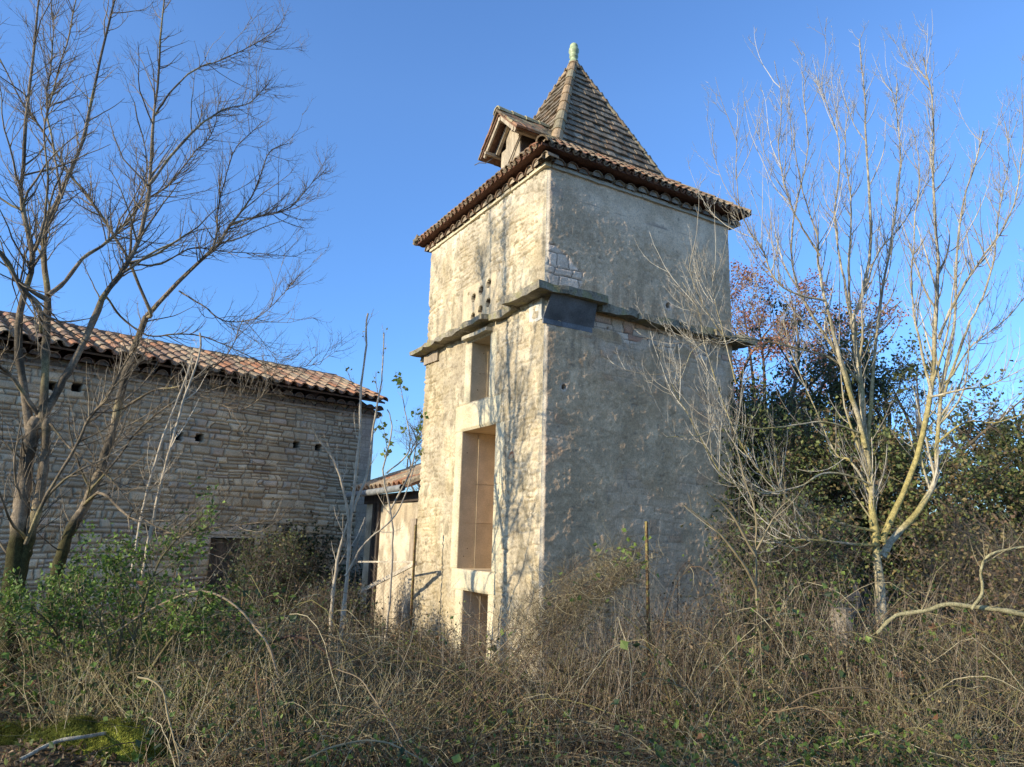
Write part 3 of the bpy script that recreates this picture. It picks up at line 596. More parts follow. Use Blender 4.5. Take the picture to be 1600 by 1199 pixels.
# ------------------------------------------------------------ gate and fences
gt = thing('field_gate', 'weathered plank and wire gate between barn corner and tower', 'gate', tuple(T(-.1, WL+.6, 0)))
g = Geo(); p0 = at(650, 880, 10.6); p1 = at(560, 926, 11.6); bar(g, p0, p1, .03, .055); bar(g, at(650, 878, 10.62), at(560, 878, 11.6), .02, .025); g.build('rail', mat('pale_plank', (.5, .44, .34), n1=8, a1=.25, n2=50, a2=.3), gt)
g = Geo(); pp = at(650, 820, 10.55); bar(g, np.array([pp[0], pp[1], 0]), pp, .03, .03); g.build('post', M['rust'], gt)
def wire_mesh(g, p0, p1, h0, h1, s=.085, rad=.0014, bow=.08, sd=1):
    p0, p1 = np.asarray(p0, float), np.asarray(p1, float); d = p1-p0; L_ = np.linalg.norm(d); d /= L_; side = np.cross(d, up3); H_ = h1-h0; cs = []; K = 14
    for sg in (-1, 1):
        for k in range(int((L_+H_)/s)):
            x0 = -H_+k*s if sg > 0 else k*s; t = np.linspace(0, 1, K); x = x0+sg*t*H_; z = h0+t*H_
            m = (x >= 0) & (x <= L_)
            if m.sum() < 3: continue
            a, b = t[m].min(), t[m].max(); t = np.linspace(a, b, K); x = x0+sg*t*H_; z = h0+t*H_
            q = p0+d*x[:, None]+side*(bow*(fbm(x*.9+sd, z*1.2)-.5)*2)[:, None]+side*.002*sg
            q[:, 2] = z*(1-.06*vn(x*.8, 3+sd)); q[:, :2] += .004*rng.normal(size=(K, 2)); cs.append(q)
    tubes(g, np.array(cs), rad, (.5, .5, .5), 3)
g = Geo(); wire_mesh(g, (-2.0, 10.9, 0), (-1.42, 10.6, 0), .1, 1.3, .06, .0013, .02); g.build('mesh', M['wire'], gt)
fence = thing('wire_fence', 'slack rusty diamond mesh wire fence right of the tower', 'fence', (2.3, 8.2, 0))
g = Geo(); wire_mesh(g, (1.95, 7.6, 0), (6.6, 8.6, 0), .3, 1.88, .085, .0014, .35, 5); g.build('mesh', M['wire'], fence)
g = Geo(); tubes(g, [smooth_poly([(1.95, 7.6, 1.85), (3.2, 7.85, 1.78), (4.5, 8.15, 1.84), (6.6, 8.6, 1.8)], 14)], .0025, (.5, .5, .5), 4); g.build('top_wire', M['wire'], fence)
def post(name, label, px, ptop, Yd, rad, m, group, lean=(0, 0)):
    tp = at(px, ptop, Yd); g = Geo(); b = np.array([tp[0]+lean[0], tp[1]+lean[1], gz(tp[0], tp[1])-.1])
    P = smooth_poly([b, (b+tp)/2+np.array([.006, 0, 0]), tp], 12); tubes(g, [P], [[rad]*12], (.5, .5, .5), 6, cap=True)
    for k in (3, 6, 9): tubes(g, [[P[k]-np.array([rad*1.6, 0, 0]), P[k]+np.array([rad*1.6, 0, .004])]], rad*.35, (.5, .5, .5), 4)
    return tag(g.build(name, m, origin=tuple(b+up3*.1)), label, 'post', group)
post('metal_post', 'upright rusty metal fence post with yellow lichen in front of the shaded tower wall', 1010, 815, 6.6, .017, M['rust'], None)
post('metal_post', 'thin rusty rod standing before the barn door', 384, 885, 6.9, .009, M['rust'], None)
g = Geo(); sp_ = at(1312, 950, 6.7); b = np.array([sp_[0], sp_[1], 0]); P = smooth_poly([(b[0]+.03, b[1], -.1), (b[0], b[1], .5), (sp_[0]+.01, sp_[1], sp_[2])], 14)
tubes(g, [P], [.085+.012*rng.random(14)], mixc((.30, .26, .20), (.20, .17, .13), rng.random(14))[None], 10, cap=True)
tag(g.build('wooden_post', M['bark'], origin=tuple(b)), 'short thick weathered wooden post among dead vines left of the pale ash tree', 'post')

# ------------------------------------------------------------ trees from traced limbs
PT = 1.25; YO = 0.
def limb(pts, Y0, Y1, w0, w1, n=30):
    """pts: photo pixels, Y0..Y1 distance along the limb, w0..w1 widths in photo pixels"""
    Y0 += YO; Y1 += YO; m = len(pts); P = [at(x, y, Y0+(Y1-Y0)*i/(m-1)) for i, (x, y) in enumerate(pts)]
    P = smooth_poly(P, n); ln = np.linalg.norm(np.diff(P, axis=0), axis=1).sum()
    wv_ = rng.normal(size=(n+6, 3)); wv_ = (wv_[:-6]+wv_[1:-5]+wv_[2:-4]+wv_[3:-3]+wv_[4:-2]+wv_[5:-1]+wv_[6:])/2.6; P[1:-1] += wv_[1:-1]*min(.012, ln*.003)
    R = (w1+(w0-w1)*np.linspace(1, 0, n)**PT)/2/FPX*np.linspace(Y0, Y1, n)
    return P, R
def wobble(P): return P
def tree(name, label, cat, limbs, levels, barkfn, twigc, group=None, base=None, sides=8, merge=False, rs=1.):
    P = np.array([l_[0] for l_ in limbs]); R = np.array([l_[1] for l_ in limbs])*rs
    base = base if base is not None else (P[0, 0, 0], P[0, 0, 1], 0.0)
    t = thing(name, label, cat, tuple(map(float, base)), group)
    g = Geo(); K = P.shape[1]
    Rn = R*(.92+.10*(rng.random(R.shape)-.5)*2)
    tubes(g, P, Rn, barkfn(P, R), sides, rough=.16)
    kn = grow(P, R, 40, (.03, .12), (40, 80), .2, 4, taper=.7, rf=.55, rmin=.006, rmax=.03); tubes(g, kn[0], kn[1], barkfn(kn[0], kn[1]), 5, cap=True) if not merge else None
    if not merge: g.build('trunk', M['bark'], t, smooth=True); g = Geo()
    cur = (P, R); allp = [cur]; fin = None
    for lv in levels:
        src = allp if lv.get('all') else [allp[-1]]
        out = []
        for (p_, r_) in src:
            n = int(lv['n']*(len(src) == 1 or 1)/len(src))
            out.append(grow(p_, r_, n, lv['L'], lv['ang'], lv.get('up', .5), lv.get('K', 5), lv.get('taper', .3), lv.get('rf', .55), lv.get('tr', (.2, 1)), lv.get('wig', .1), lv.get('lt', .6), lv.get('rmin', .0015), flat=lv.get('flat', 0)))
        Q = np.concatenate([o[0] for o in out]); RR = np.concatenate([o[1] for o in out])
        allp.append((Q, RR)); fin = (Q, RR)
        c = pick(twigc, len(Q), .25)
        c3 = mixc(np.broadcast_to(c[:, None], Q.shape), barkfn(Q, RR), ss(RR, .004, .012))
        tubes(g, Q, RR, c3, 5 if lv['L'][1] > .8 else 3)
    g.build('stems' if merge else 'twigs', M['twig'], t, smooth=True)
    return t, allp
def bark_grey(P, R):
    n = fbm(P[..., 0]*6, P[..., 1]*6, P[..., 2]*5, o=3); c = mixc((.24, .19, .13), (.085, .07, .05), ss(n, .40, .60))
    c = mixc(c, (.36, .31, .14), ss(vn(P[..., 0]*9+40, P[..., 1]*9, P[..., 2]*7), .62, .8)*.5)
    return mixc(c, (.055, .05, .018), ss(1.75-P[..., 2]+.5*(n-.5), 0, .35)*ss(R, .03, .05))
def bark_ash(P, R):
    n = fbm(P[..., 0]*7, P[..., 1]*7, P[..., 2]*6, o=3); c = mixc((.42, .37, .26), (.28, .24, .17), ss(n, .38, .62))
    return mixc(c, (.36, .30, .09), ss(n, .36, .56)*ss(4.3-P[..., 2], 0, 1.6)*.75)

Y1_ = 7.0; YO = -.4
L1 = [limb([(15, 1090), (14, 960), (18, 900), (28, 820), (35, 760), (47, 700), (58, 655)], Y1_, 7.0, 50, 32),
      limb([(14, 1000), (30, 905), (45, 850), (60, 780), (72, 700), (74, 655)], 7.05, 7.0, 34, 20),
      limb([(52, 700), (40, 610), (30, 560), (30, 490), (45, 430), (50, 395), (36, 330), (34, 280), (38, 185), (48, 100), (60, 0), (70, -60)], 7.0, 6.5, 24, 5),
      limb([(66, 670), (73, 560), (75, 500), (76, 460), (73, 415), (77, 355), (97, 305), (120, 240), (136, 185), (155, 100), (182, 0), (195, -60)], 7.0, 7.7, 22, 5),
      limb([(76, 462), (102, 440), (132, 400), (165, 378), (186, 355), (207, 328), (222, 300), (228, 250), (210, 160)], 7.05, 7.9, 13, 3),
      limb([(76, 470), (50, 455), (30, 440), (10, 405), (-25, 360), (-50, 300)], 7.0, 6.3, 14, 5),
      limb([(60, 660), (90, 605), (108, 578), (145, 505), (165, 460), (200, 410), (220, 358), (232, 285), (240, 200), (250, 110), (256, 10), (262, -60)], 7.0, 7.6, 24, 4),
      limb([(232, 290), (270, 240), (310, 198), (350, 172), (390, 160), (420, 130)], 7.35, 8.2, 9, 2),
      limb([(243, 180), (275, 135), (310, 105), (345, 92), (400, 70), (440, 42)], 7.5, 8.2, 6, 2),
      limb([(50, 400), (66, 365), (76, 300), (70, 200), (95, 100), (118, 20), (130, -50)], 6.8, 6.2, 8, 3),
      limb([(97, 310), (80, 220), (75, 150), (85, 60), (75, -40)], 7.3, 7.6, 7, 3),
      limb([(-60, 330), (0, 395), (30, 445), (60, 480), (66, 520)], 6.3, 6.9, 8, 13),
      limb([(40, 850), (75, 775), (115, 705), (140, 650), (165, 620), (200, 560), (215, 540)], 6.95, 6.3, 10, 4),
      limb([(60, 650), (20, 590), (-20, 560), (-60, 500)], 7.0, 6.2, 12, 5),
      limb([(75, 660), (110, 700), (170, 745), (215, 800), (260, 828), (300, 835)], 7.0, 6.2, 7, 3)]
TW = [(.15, .125, .09), (.20, .165, .12), (.11, .09, .065), (.26, .22, .16)]
tree('bare_tree', 'large bare tree with mossy forked trunk at the far left edge', 'tree', L1,
     [dict(n=190, L=(.5, 1.6), ang=(25, 60), up=.45, K=8, wig=.12, tr=(.3, 1), rmin=.004), dict(n=1500, L=(.2, .75), ang=(25, 60), up=.5, K=6, wig=.13, all=True, tr=(.35, 1), rmin=.0026, rf=.6),
      dict(n=5200, L=(.06, .26), ang=(25, 65), up=.5, K=4, wig=.16, rmin=.0015)], bark_grey, TW, rs=.64, sides=10)
YO = 0.
L2 = [limb([(70, 1110), (78, 1000), (92, 900), (105, 840), (130, 790), (165, 705), (188, 625), (205, 560), (228, 495)], 7.6, 7.7, 38, 17),
      limb([(228, 495), (243, 480), (280, 440), (340, 383), (358, 352), (380, 325), (402, 290), (420, 240), (450, 225)], 7.7, 8.4, 14, 2),
      limb([(358, 352), (400, 340), (450, 325), (485, 290), (512, 262)], 8.0, 8.8, 7, 1.5),
      limb([(228, 497), (232, 488), (200, 412), (165, 350), (130, 300), (100, 260), (62, 195), (42, 168), (0, 90), (-30, 20)], 7.7, 7.0, 11, 4),
      limb([(165, 463), (190, 495), (235, 525), (280, 522), (320, 526), (380, 550), (440, 575), (500, 570)], 7.3, 8.2, 7, 1.5),
      limb([(205, 412), (250, 413), (300, 388), (345, 392), (400, 395), (465, 400)], 7.5, 8.3, 6, 1.5),
      limb([(240, 484), (270, 450), (300, 420), (335, 380), (340, 330), (350, 290), (370, 230), (410, 190)], 7.7, 7.2, 9, 2),
      limb([(280, 455), (320, 480), (350, 500), (400, 500), (440, 460), (460, 440)], 7.7, 7.0, 5, 1.5),
      limb([(200, 410), (215, 330), (260, 290), (300, 240), (330, 210), (345, 150)], 7.6, 8.1, 7, 2),
      limb([(130, 790), (160, 770), (205, 810), (250, 832), (300, 830), (340, 825), (440, 812)], 7.6, 6.5, 9, 3),
      limb([(188, 640), (240, 610), (290, 600), (350, 560), (380, 500)], 7.7, 7.0, 7, 2),
      limb([(140, 770), (180, 720), (230, 660), (300, 620), (370, 640), (420, 610)], 7.6, 7.0, 6, 2)]
tree('bare_tree', 'slimmer bare tree leaning right with dark mossy base beside the far left tree', 'tree', L2,
     [dict(n=150, L=(.5, 1.4), ang=(25, 60), up=.5, K=8, wig=.12, tr=(.3, 1), rmin=.004), dict(n=1400, L=(.2, .7), ang=(25, 60), up=.55, K=6, wig=.13, all=True, tr=(.3, 1), rmin=.0026, rf=.6),
      dict(n=5000, L=(.06, .24), ang=(25, 65), up=.55, K=4, wig=.16, rmin=.0015)], bark_grey, TW, rs=.62, sides=10)
YR = 7.2
L3 = [limb([(1364, 770), (1356, 700), (1362, 600), (1372, 500), (1385, 420), (1398, 330), (1405, 240), (1400, 170), (1402, 130)], YR, 7.7, 12, 2, 30), limb([(1350, 690), (1330, 620), (1312, 560), (1262, 480), (1240, 400), (1248, 310), (1262, 230), (1256, 160), (1258, 125)], YR, 6.9, 10, 1.5, 30),
      limb([(1455, 620), (1440, 540), (1425, 450), (1428, 360), (1436, 280), (1425, 200)], 6.9, 6.6, 8, 1.5, 30), limb([(1475, 620), (1510, 520), (1545, 440), (1560, 340), (1575, 260), (1570, 190)], 7.6, 7.9, 8, 1.5, 30), limb([(1334, 520), (1325, 420), (1330, 330), (1322, 230), (1326, 160)], 7.3, 6.9, 8, 1.5, 30),
      limb([(1382, 1060), (1380, 1000), (1376, 900), (1372, 850), (1366, 800), (1364, 762), (1352, 690), (1344, 587), (1334, 507), (1350, 455), (1361, 375), (1359, 283), (1355, 203), (1352, 133), (1343, 62)], YR, 7.3, 27, 3, 30),
      limb([(1352, 700), (1340, 650), (1322, 600), (1303, 530), (1290, 470), (1281, 413), (1279, 376), (1266, 339), (1250, 285), (1240, 200)], YR, 6.7, 14, 2, 30),
      limb([(1378, 848), (1402, 797), (1431, 722), (1455, 617), (1464, 500), (1468, 430), (1466, 380), (1460, 297), (1460, 200), (1453, 133), (1443, 90)], YR, 6.8, 18, 3, 30),
      limb([(1378, 870), (1400, 838), (1431, 803), (1461, 751), (1467, 687), (1475, 605), (1492, 500), (1493, 400), (1504, 320), (1530, 240), (1537, 205)], 7.3, 8.0, 18, 3, 30),
      limb([(1467, 530), (1495, 465), (1527, 413), (1565, 357), (1590, 297), (1600, 227), (1612, 160)], 7.0, 6.5, 8, 2, 30),
      limb([(1372, 852), (1326, 850), (1280, 845), (1220, 843), (1190, 838)], YR, 6.7, 9, 3, 30),
      limb([(1366, 830), (1300, 815), (1240, 790), (1204, 756), (1163, 704), (1122, 617), (1099, 547), (1090, 488), (1066, 441)], YR, 6.4, 7, 2, 30),
      limb([(1290, 470), (1250, 462), (1215, 440), (1190, 390), (1160, 340), (1150, 270), (1153, 171)], 6.9, 6.4, 7, 1.5, 30),
      limb([(1281, 400), (1250, 350), (1230, 300), (1218, 240), (1222, 160), (1210, 95)], 6.85, 6.3, 6, 1.5, 30),
      limb([(1350, 460), (1370, 400), (1410, 350), (1440, 300), (1480, 240)], 7.3, 7.9, 6, 1.5, 30),
      limb([(1334, 530), (1318, 440), (1305, 340), (1312, 240), (1290, 170), (1275, 120)], 7.3, 7.6, 8, 1.5, 30),
      limb([(1344, 600), (1300, 560), (1250, 545), (1180, 530), (1130, 525), (1085, 545), (1060, 600)], 7.2, 6.5, 6, 1.5, 30),
      limb([(1130, 525), (1100, 480), (1080, 430), (1076, 400)], 6.6, 6.3, 4, 1.5, 30), limb([(1150, 600), (1130, 520), (1115, 460), (1113, 425)], 6.6, 6.5, 4, 1.5, 30),
      limb([(1350, 680), (1290, 660), (1200, 670), (1140, 665), (1090, 680), (1040, 683)], 7.2, 6.2, 6, 1.5, 30),
      limb([(1364, 760), (1300, 740), (1250, 760), (1180, 770), (1130, 740), (1080, 650), (1050, 600)], 7.2, 6.2, 6, 1.5, 30),
      limb([(1455, 620), (1500, 610), (1550, 600), (1610, 570)], 6.9, 6.4, 7, 2, 30), limb([(1467, 690), (1510, 660), (1560, 660), (1620, 640)], 7.5, 7.2, 7, 2, 30),
      limb([(1475, 600), (1520, 540), (1570, 500), (1620, 440)], 7.5, 8.0, 6, 2, 30), limb([(1364, 780), (1330, 720), (1300, 700), (1240, 560), (1225, 500)], 7.2, 7.8, 7, 2, 30)]
ASH = [(.44, .40, .31), (.36, .32, .25), (.50, .46, .37), (.30, .26, .19)]
tree('ash_tree', 'pale bare multi-stemmed ash tree with yellow lichen right of the tower', 'tree', L3,
     [dict(n=210, L=(.5, 1.7), ang=(22, 45), up=1.7, K=8, wig=.07, tr=(.25, .95), rmin=.004, lt=.5), dict(n=1800, L=(.15, .8), ang=(30, 60), up=1.3, K=6, wig=.08, all=True, tr=(.25, 1), rmin=.0026, rf=.6),
      dict(n=6500, L=(.04, .20), ang=(30, 65), up=1.0, K=4, wig=.08, rmin=.002)], bark_ash, ASH, rs=.66, sides=10)

# saplings
def sapling(name, label, limbs, n1, n2, colr, up=.9, leafc=None, nl=0, group=None, ls=(.03, .06), cat='sapling', trl=(.5, 1)):
    def bf(P, R): return np.broadcast_to(np.array(colr[0]), P.shape)*(.85+.3*vn(P[..., 0]*20, P[..., 2]*20))[..., None]
    t, a = tree(name, label, cat, limbs, [dict(n=n1, L=(.2, .7), ang=(25, 50), up=up, K=6, tr=(.25, 1), rmin=.0025), dict(n=n2, L=(.05, .25), ang=(30, 60), up=up, K=4, rmin=.0014)], bf, colr, group, sides=6, merge=True)
    if nl:
        Q = a[-1][0]; i = rng.integers(0, len(Q), nl*3); k = rng.integers(1, 4, nl*3); pp = Q[i, k]; zq = pp[:, 2]; lo, hi = np.quantile(zq, trl[0]), zq.max()
        pp = pp[zq >= lo][:nl]; g = Geo(); leaves(g, pp, rng.uniform(ls[0], ls[1], len(pp)), pick(leafc, len(pp), .25), up=.1, narrow=.8); g.build('leaves', M['leaf'], t)
    return t
PAL = [(.42, .36, .27), (.34, .28, .2), (.5, .44, .34)]
sapling('sapling', 'tall thin leafless sapling with two stems in front of the barn corner', [limb([(530, 1060), (538, 960), (545, 870), (550, 800), (560, 700), (565, 610), (572, 540), (575, 490)], 8.2, 8.2, 9, 3),
        limb([(515, 1060), (518, 960), (528, 870), (548, 800)], 8.3, 8.2, 8, 5), limb([(552, 800), (575, 740), (585, 660), (598, 590), (600, 520)], 8.2, 8.5, 6, 2), limb([(548, 830), (530, 740), (500, 690), (485, 665)], 8.2, 7.8, 5, 2),
        limb([(540, 900), (570, 850), (620, 800), (660, 700)], 8.2, 7.9, 5, 1.5)], 40, 180, PAL, leafc=[(.16, .2, .06), (.25, .25, .08)], nl=24, ls=(.03, .05), trl=(.8, 1))
sapling('leafy_sapling', 'small sapling with yellow green leaves against the sky between barn and tower', [limb([(600, 1030), (610, 930), (612, 820), (600, 740), (612, 680), (605, 640)], 8.8, 8.6, 5, 2), limb([(608, 800), (640, 740), (650, 690), (640, 665)], 8.8, 8.5, 4, 1.5), limb([(604, 740), (640, 700), (632, 640), (625, 600)], 8.7, 8.6, 3, 1.2)],
        18, 70, PAL, leafc=[(.28, .33, .05), (.18, .26, .05), (.40, .38, .09)], nl=110, ls=(.04, .075), trl=(.3, 1))
sapling('sapling', 'pale straight whip stem before the barn wall, the left one of two', [limb([(203, 900), (222, 800), (246, 700), (285, 600), (300, 560)], 6.4, 6.5, 5, 3)], 14, 60, PAL, up=.7)
sapling('sapling', 'pale straight whip stem before the barn wall, the right one of two', [limb([(222, 900), (238, 820), (262, 720), (283, 640), (310, 560), (312, 520)], 6.5, 6.4, 6, 3)], 14, 60, PAL, up=.7)
sapling('bare_shrub', 'pale leafless shrub with crossing stems left of the wire fence', [limb([(1185, 960), (1182, 900), (1180, 860), (1180, 800), (1160, 740), (1152, 705)], 6.3, 6.3, 4, 1.5), limb([(1180, 870), (1140, 800), (1105, 770)], 6.3, 6.1, 5, 2), limb([(1182, 920), (1160, 880), (1120, 830), (1070, 790)], 6.3, 6.0, 6, 2), limb([(1182, 860), (1215, 800), (1235, 780)], 6.3, 6.4, 4, 1.5)],
        10, 30, [(.27, .22, .13), (.21, .17, .10), (.32, .27, .18)], cat='shrub')

# dead branch and arched canes
g = Geo(); P_, R_ = limb([(1370, 990), (1400, 962), (1440, 955), (1480, 943), (1525, 950), (1570, 955), (1630, 968)], 5.9, 5.7, 5, 8); Q_, S_ = limb([(1518, 952), (1535, 925), (1533, 890), (1545, 868), (1580, 858), (1620, 852)], 5.7, 5.6, 5, 3.5)
tubes(g, np.array([P_, Q_]), np.array([R_, S_]), (.30, .27, .15), 8, rough=.22); br = grow(np.array([P_, Q_]), np.array([R_, S_]), 30, (.1, .6), (30, 60), .5, 6)
tubes(g, br[0], br[1], (.27, .23, .14), 4)
tag(g.build('dead_branch', M['bark'], origin=tuple(P_[0]), smooth=True), 'thick pale fallen branch with upright fork lying on brambles at the right', 'branch')
def cane(label, pts, Y0, Y1, w0, w1, c, n=0, m=None):
    P_, R_ = limb(pts, Y0, Y1, w0*.8, w1*.8, 22); g = Geo(); c = np.array(c)*[.85, .85, .7]; tubes(g, P_[None], R_[None], c, 7, rough=.2); n += 6
    if n: b_ = grow(P_[None], R_[None], n, (.1, .4), (30, 70), .2, 5); tubes(g, b_[0], b_[1], c, 3)
    tag(g.build('arched_cane', M['twig'], origin=tuple(P_[0]), smooth=True), label, 'cane', 'arched bramble canes')
cane('pale arched cane bending over the left brambles before the barn door', [(150, 1000), (180, 990), (235, 952), (300, 925), (335, 928), (370, 950), (400, 985), (420, 1010), (435, 1060)], 5.6, 5.4, 3, 4, (.36, .28, .22), 6)
cane('dark purple arched cane low between the left brambles and the sapling', [(415, 1010), (450, 995), (480, 1000), (510, 1020), (520, 1050)], 5.8, 5.8, 5, 5, (.13, .08, .07))
cane('pale bent dry cane at the bottom left above the moss', [(215, 1058), (235, 1062), (255, 1080), (262, 1120), (272, 1160), (280, 1200), (290, 1300)], 4.6, 4.5, 3.5, 3, (.42, .34, .24), 14)
cane('reddish upright cane near the bottom left centre', [(425, 1300), (418, 1180), (408, 1120), (400, 1050)], 4.4, 4.6, 3.5, 2, (.30, .17, .12), 3)
cane('thin pale cane leaning left over the bottom centre brambles', [(640, 1190), (610, 1130), (580, 1085), (560, 1060), (525, 1045)], 4.8, 4.9, 3, 2, (.34, .26, .2), 5)
cane('thick pale cane arching low over the bottom left centre', [(290, 1250), (330, 1180), (380, 1120), (430, 1070), (455, 1045)], 4.8, 5.2, 3, 3, (.30, .24, .18), 8)
cane('grey dead cane lying across the bottom centre', [(470, 1190), (530, 1165), (590, 1158), (640, 1175), (700, 1215)], 4.5, 4.6, 4, 3, (.33, .28, .21), 8)
cane('dark low arching cane at the lower right', [(1180, 1150), (1250, 1090), (1330, 1075), (1420, 1100), (1480, 1160)], 5.2, 5.2, 3, 3, (.2, .15, .11), 10)

# ------------------------------------------------------------ background trees on the right
def leafy(name, label, cx, cy, h, rx, rz, zc, nL, cols, size, seed, cat='tree', trunkr=.09, redtop=None, grp=None, ncl=90, holes=.35):
    r = np.random.default_rng(seed); b = np.array([cx, cy, 0.]); t = thing(name, label, cat, (cx, cy, 0), grp)
    st = [np.array([b+r.normal(size=3)*[.1, .1, 0], b+[r.normal()*.2, r.normal()*.2, h*.35], b+[r.normal()*rx*.4, r.normal()*rx*.4, h*.7], b+[r.normal()*rx*.5, r.normal()*rx*.5, h*.97]]) for _ in range(5)]
    P = np.array([smooth_poly(s_, 14) for s_ in st]); R = trunkr*np.linspace(1, .12, 14)[None]*np.ones((5, 1)); g = Geo()
    tubes(g, P, R, (.13, .11, .085), 6); g.build('trunk', M['bark'], t, smooth=True)
    g = Geo(); b1 = grow(P, R, 120, (rx*.5, rx*1.3), (35, 75), .35, 7, tr=(.15, 1), lt=.35, rmin=.006, r=r); b2 = grow(b1[0], b1[1], 900, (.2, .8), (30, 70), .3, 5, rmin=.003, r=r); b3 = grow(b2[0], b2[1], 3500, (.08, .35), (30, 70), .2, 4, rmin=.002, r=r)
    for q in (b1, b2, b3): tubes(g, q[0], q[1], (.14, .115, .09), 3)
    g.build('twigs', M['twig'], t)
    # leaves sit on the twigs, thinned by a noise so that sky shows through
    i = r.integers(0, len(b3[0]), nL*2); k = r.integers(1, 4, nL*2); P_ = b3[0][i, k]+r.normal(size=(nL*2, 3))*.07
    dn = fbm(P_[:, 0]*1.7+seed, P_[:, 1]*1.7, P_[:, 2]*1.7, o=3); P_ = P_[dn > holes][:nL]; C_ = pick(cols, len(P_), .3, r)
    cl = fbm(P_[:, 0]*1.2+7, P_[:, 1]*1.2, P_[:, 2]*1.2, o=2)
    if redtop is not None:
        z0, rc = redtop; m = ss(P_[:, 2]+1.2*(cl-.5), z0-.35, z0+.35) > r.random(len(P_)); C_[m] = pick(rc, m.sum(), .3, r); keep = ~m | (r.random(len(P_)) < .5); P_ = P_[keep]; C_ = C_[keep]
    g = Geo(); leaves(g, P_, r.uniform(size*.6, size*1.2, len(P_)), C_, up=.3, r=r, narrow=.7); g.build('crown', M['leaf'], t)
RED = [(.40, .17, .09), (.44, .23, .12), (.34, .13, .08), (.42, .27, .12), (.38, .17, .12)]
OLV = [(.10, .14, .045), (.15, .19, .06), (.21, .23, .08), (.07, .09, .04), (.24, .19, .08), (.16, .11, .06)]
DKG = [(.05, .08, .035), (.08, .11, .04), (.045, .06, .045), (.11, .13, .05), (.14, .14, .05)]
leafy('red_leaved_tree', 'tree with thin red autumn leaves behind the right corner of the tower', 6.0, 16.6, 7.7, 1.7, 1, 3, 32000, [(.22, .12, .06), (.12, .10, .04), (.3, .15, .08)], .065, 31, redtop=(4.4, RED), holes=.33)
leafy('red_leaved_tree', 'tree turning red at its top behind the pale ash stems', 7.9, 16.4, 7.0, 1.7, 1, 3, 26000, DKG+[(.2, .12, .07)], .065, 32, redtop=(4.5, RED), holes=.35)
leafy('evergreen_bush', 'narrow dark green bush hugging the right edge of the tower', 3.85, 10.7, 3.6, .55, 1, 3, 11000, OLV[:4]+DKG, .06, 43, cat='bush', trunkr=.04, holes=.3)
leafy('evergreen_tree', 'tall dark evergreen tree beside the right corner of the tower', 5.2, 12.6, 5.1, 1.25, 1, 3, 13000, DKG, .07, 41, holes=.43)
leafy('evergreen_tree', 'dark evergreen tree behind the trunks of the pale ash', 6.6, 12.4, 4.6, 1.25, 1, 3, 13000, DKG, .07, 42, holes=.44)
leafy('evergreen_tree', 'dark evergreen tree against the sky at the far right', 8.0, 11.9, 4.1, 1.2, 1, 3, 12000, DKG, .07, 33, holes=.43)
leafy('evergreen_bush', 'dense dark green bush beside the right wall of the tower', 4.6, 11.2, 3.2, 1.2, 1, 2, 15000, OLV, .07, 34, cat='bush', trunkr=.05, holes=.3)
leafy('evergreen_bush', 'dense dark green bush behind the pale ash trunk', 6.1, 10.6, 2.9, 1.2, 1, 2, 15000, OLV, .07, 35, cat='bush', trunkr=.05, holes=.3)
leafy('evergreen_bush', 'loose olive green bush at the right edge above the dead branch', 8.2, 10.6, 2.9, 1.2, 1, 2, 12000, OLV, .07, 36, cat='bush', trunkr=.05, holes=.33)
leafy('bramble_bush', 'dark leafy bramble bush below the gate between barn and tower', -2.3, 10.0, .6, .35, 1, 1, 2600, DKG+[(.16, .11, .06)], .045, 61, cat='bush', trunkr=.012, holes=.2)
leafy('bramble_bush', 'dark leafy bramble bush right of the barn door', -3.4, 10.7, 1.1, .6, 1, 1, 5000, DKG+[(.14, .10, .05)], .05, 62, cat='bush', trunkr=.012, holes=.2)
leafy('bramble_bush', 'green and brown bramble bush at the right foot of the tower before the wire fence', 2.75, 7.3, 1.75, .6, 1, 1, 4500, DKG+[(.16, .22, .05), (.2, .14, .08)], .05, 63, cat='bush', trunkr=.012, holes=.3)
leafy('bramble_bush', 'straw brown bramble bush behind the dead branch at the right edge', 5.0, 7.6, 1.55, .9, 1, 1, 5500, [(.26, .2, .1), (.18, .16, .06), (.2, .13, .08), (.1, .11, .04)], .045, 64, cat='bush', trunkr=.012, holes=.25)
leafy('far_tree', 'faint bare grey tree tops behind the shed roof', -2.6, 24.0, 5.6, 1.3, 1, 3, 400, [(.2, .16, .12)], .06, 37, trunkr=.06)

g = Geo(); r = np.random.default_rng(50); n = 60000; a_ = r.uniform(-50, 60, n); hh = 2.6+1.9*fbm(a_*.25, 3.3, o=4); P_ = np.stack([a_, 48+r.normal(size=n)*1.6+.002*a_**2, np.clip(r.random(n)**.8*hh, .05, 9)], 1)
leaves(g, P_, r.uniform(.25, .55, n), pick(DKG+[(.12, .10, .06), (.09, .10, .04)], n, .3, r), r=r, narrow=.8)
tag(g.build('distant_wood', M['leaf']), 'low dark line of distant trees on the horizon', 'wood', kind='stuff')
leafy('added_shade_shrub', 'lower broad shrub added out of view at left to shade the near brambles, beyond the two tall ones', -6.6, .2, 2.8, 1.1, 1, 3, 9000, DKG, .09, 53, cat='shrub', trunkr=.05, holes=.2)  # unseen shrubs, added here and below to cast shade on the near brambles
leafy('added_shade_shrub', 'tall shrub added out of view at left to shade the near brambles, nearer one', -5.0, -2.3, 3.4, 1.0, 1, 3, 9000, DKG, .09, 51, cat='shrub', trunkr=.05, holes=.2)
leafy('added_shade_shrub', 'tall shrub added out of view at left to shade the near brambles, farther one', -6.4, -1.7, 3.7, 1.0, 1, 3, 9000, DKG, .09, 52, cat='shrub', trunkr=.05, holes=.2)
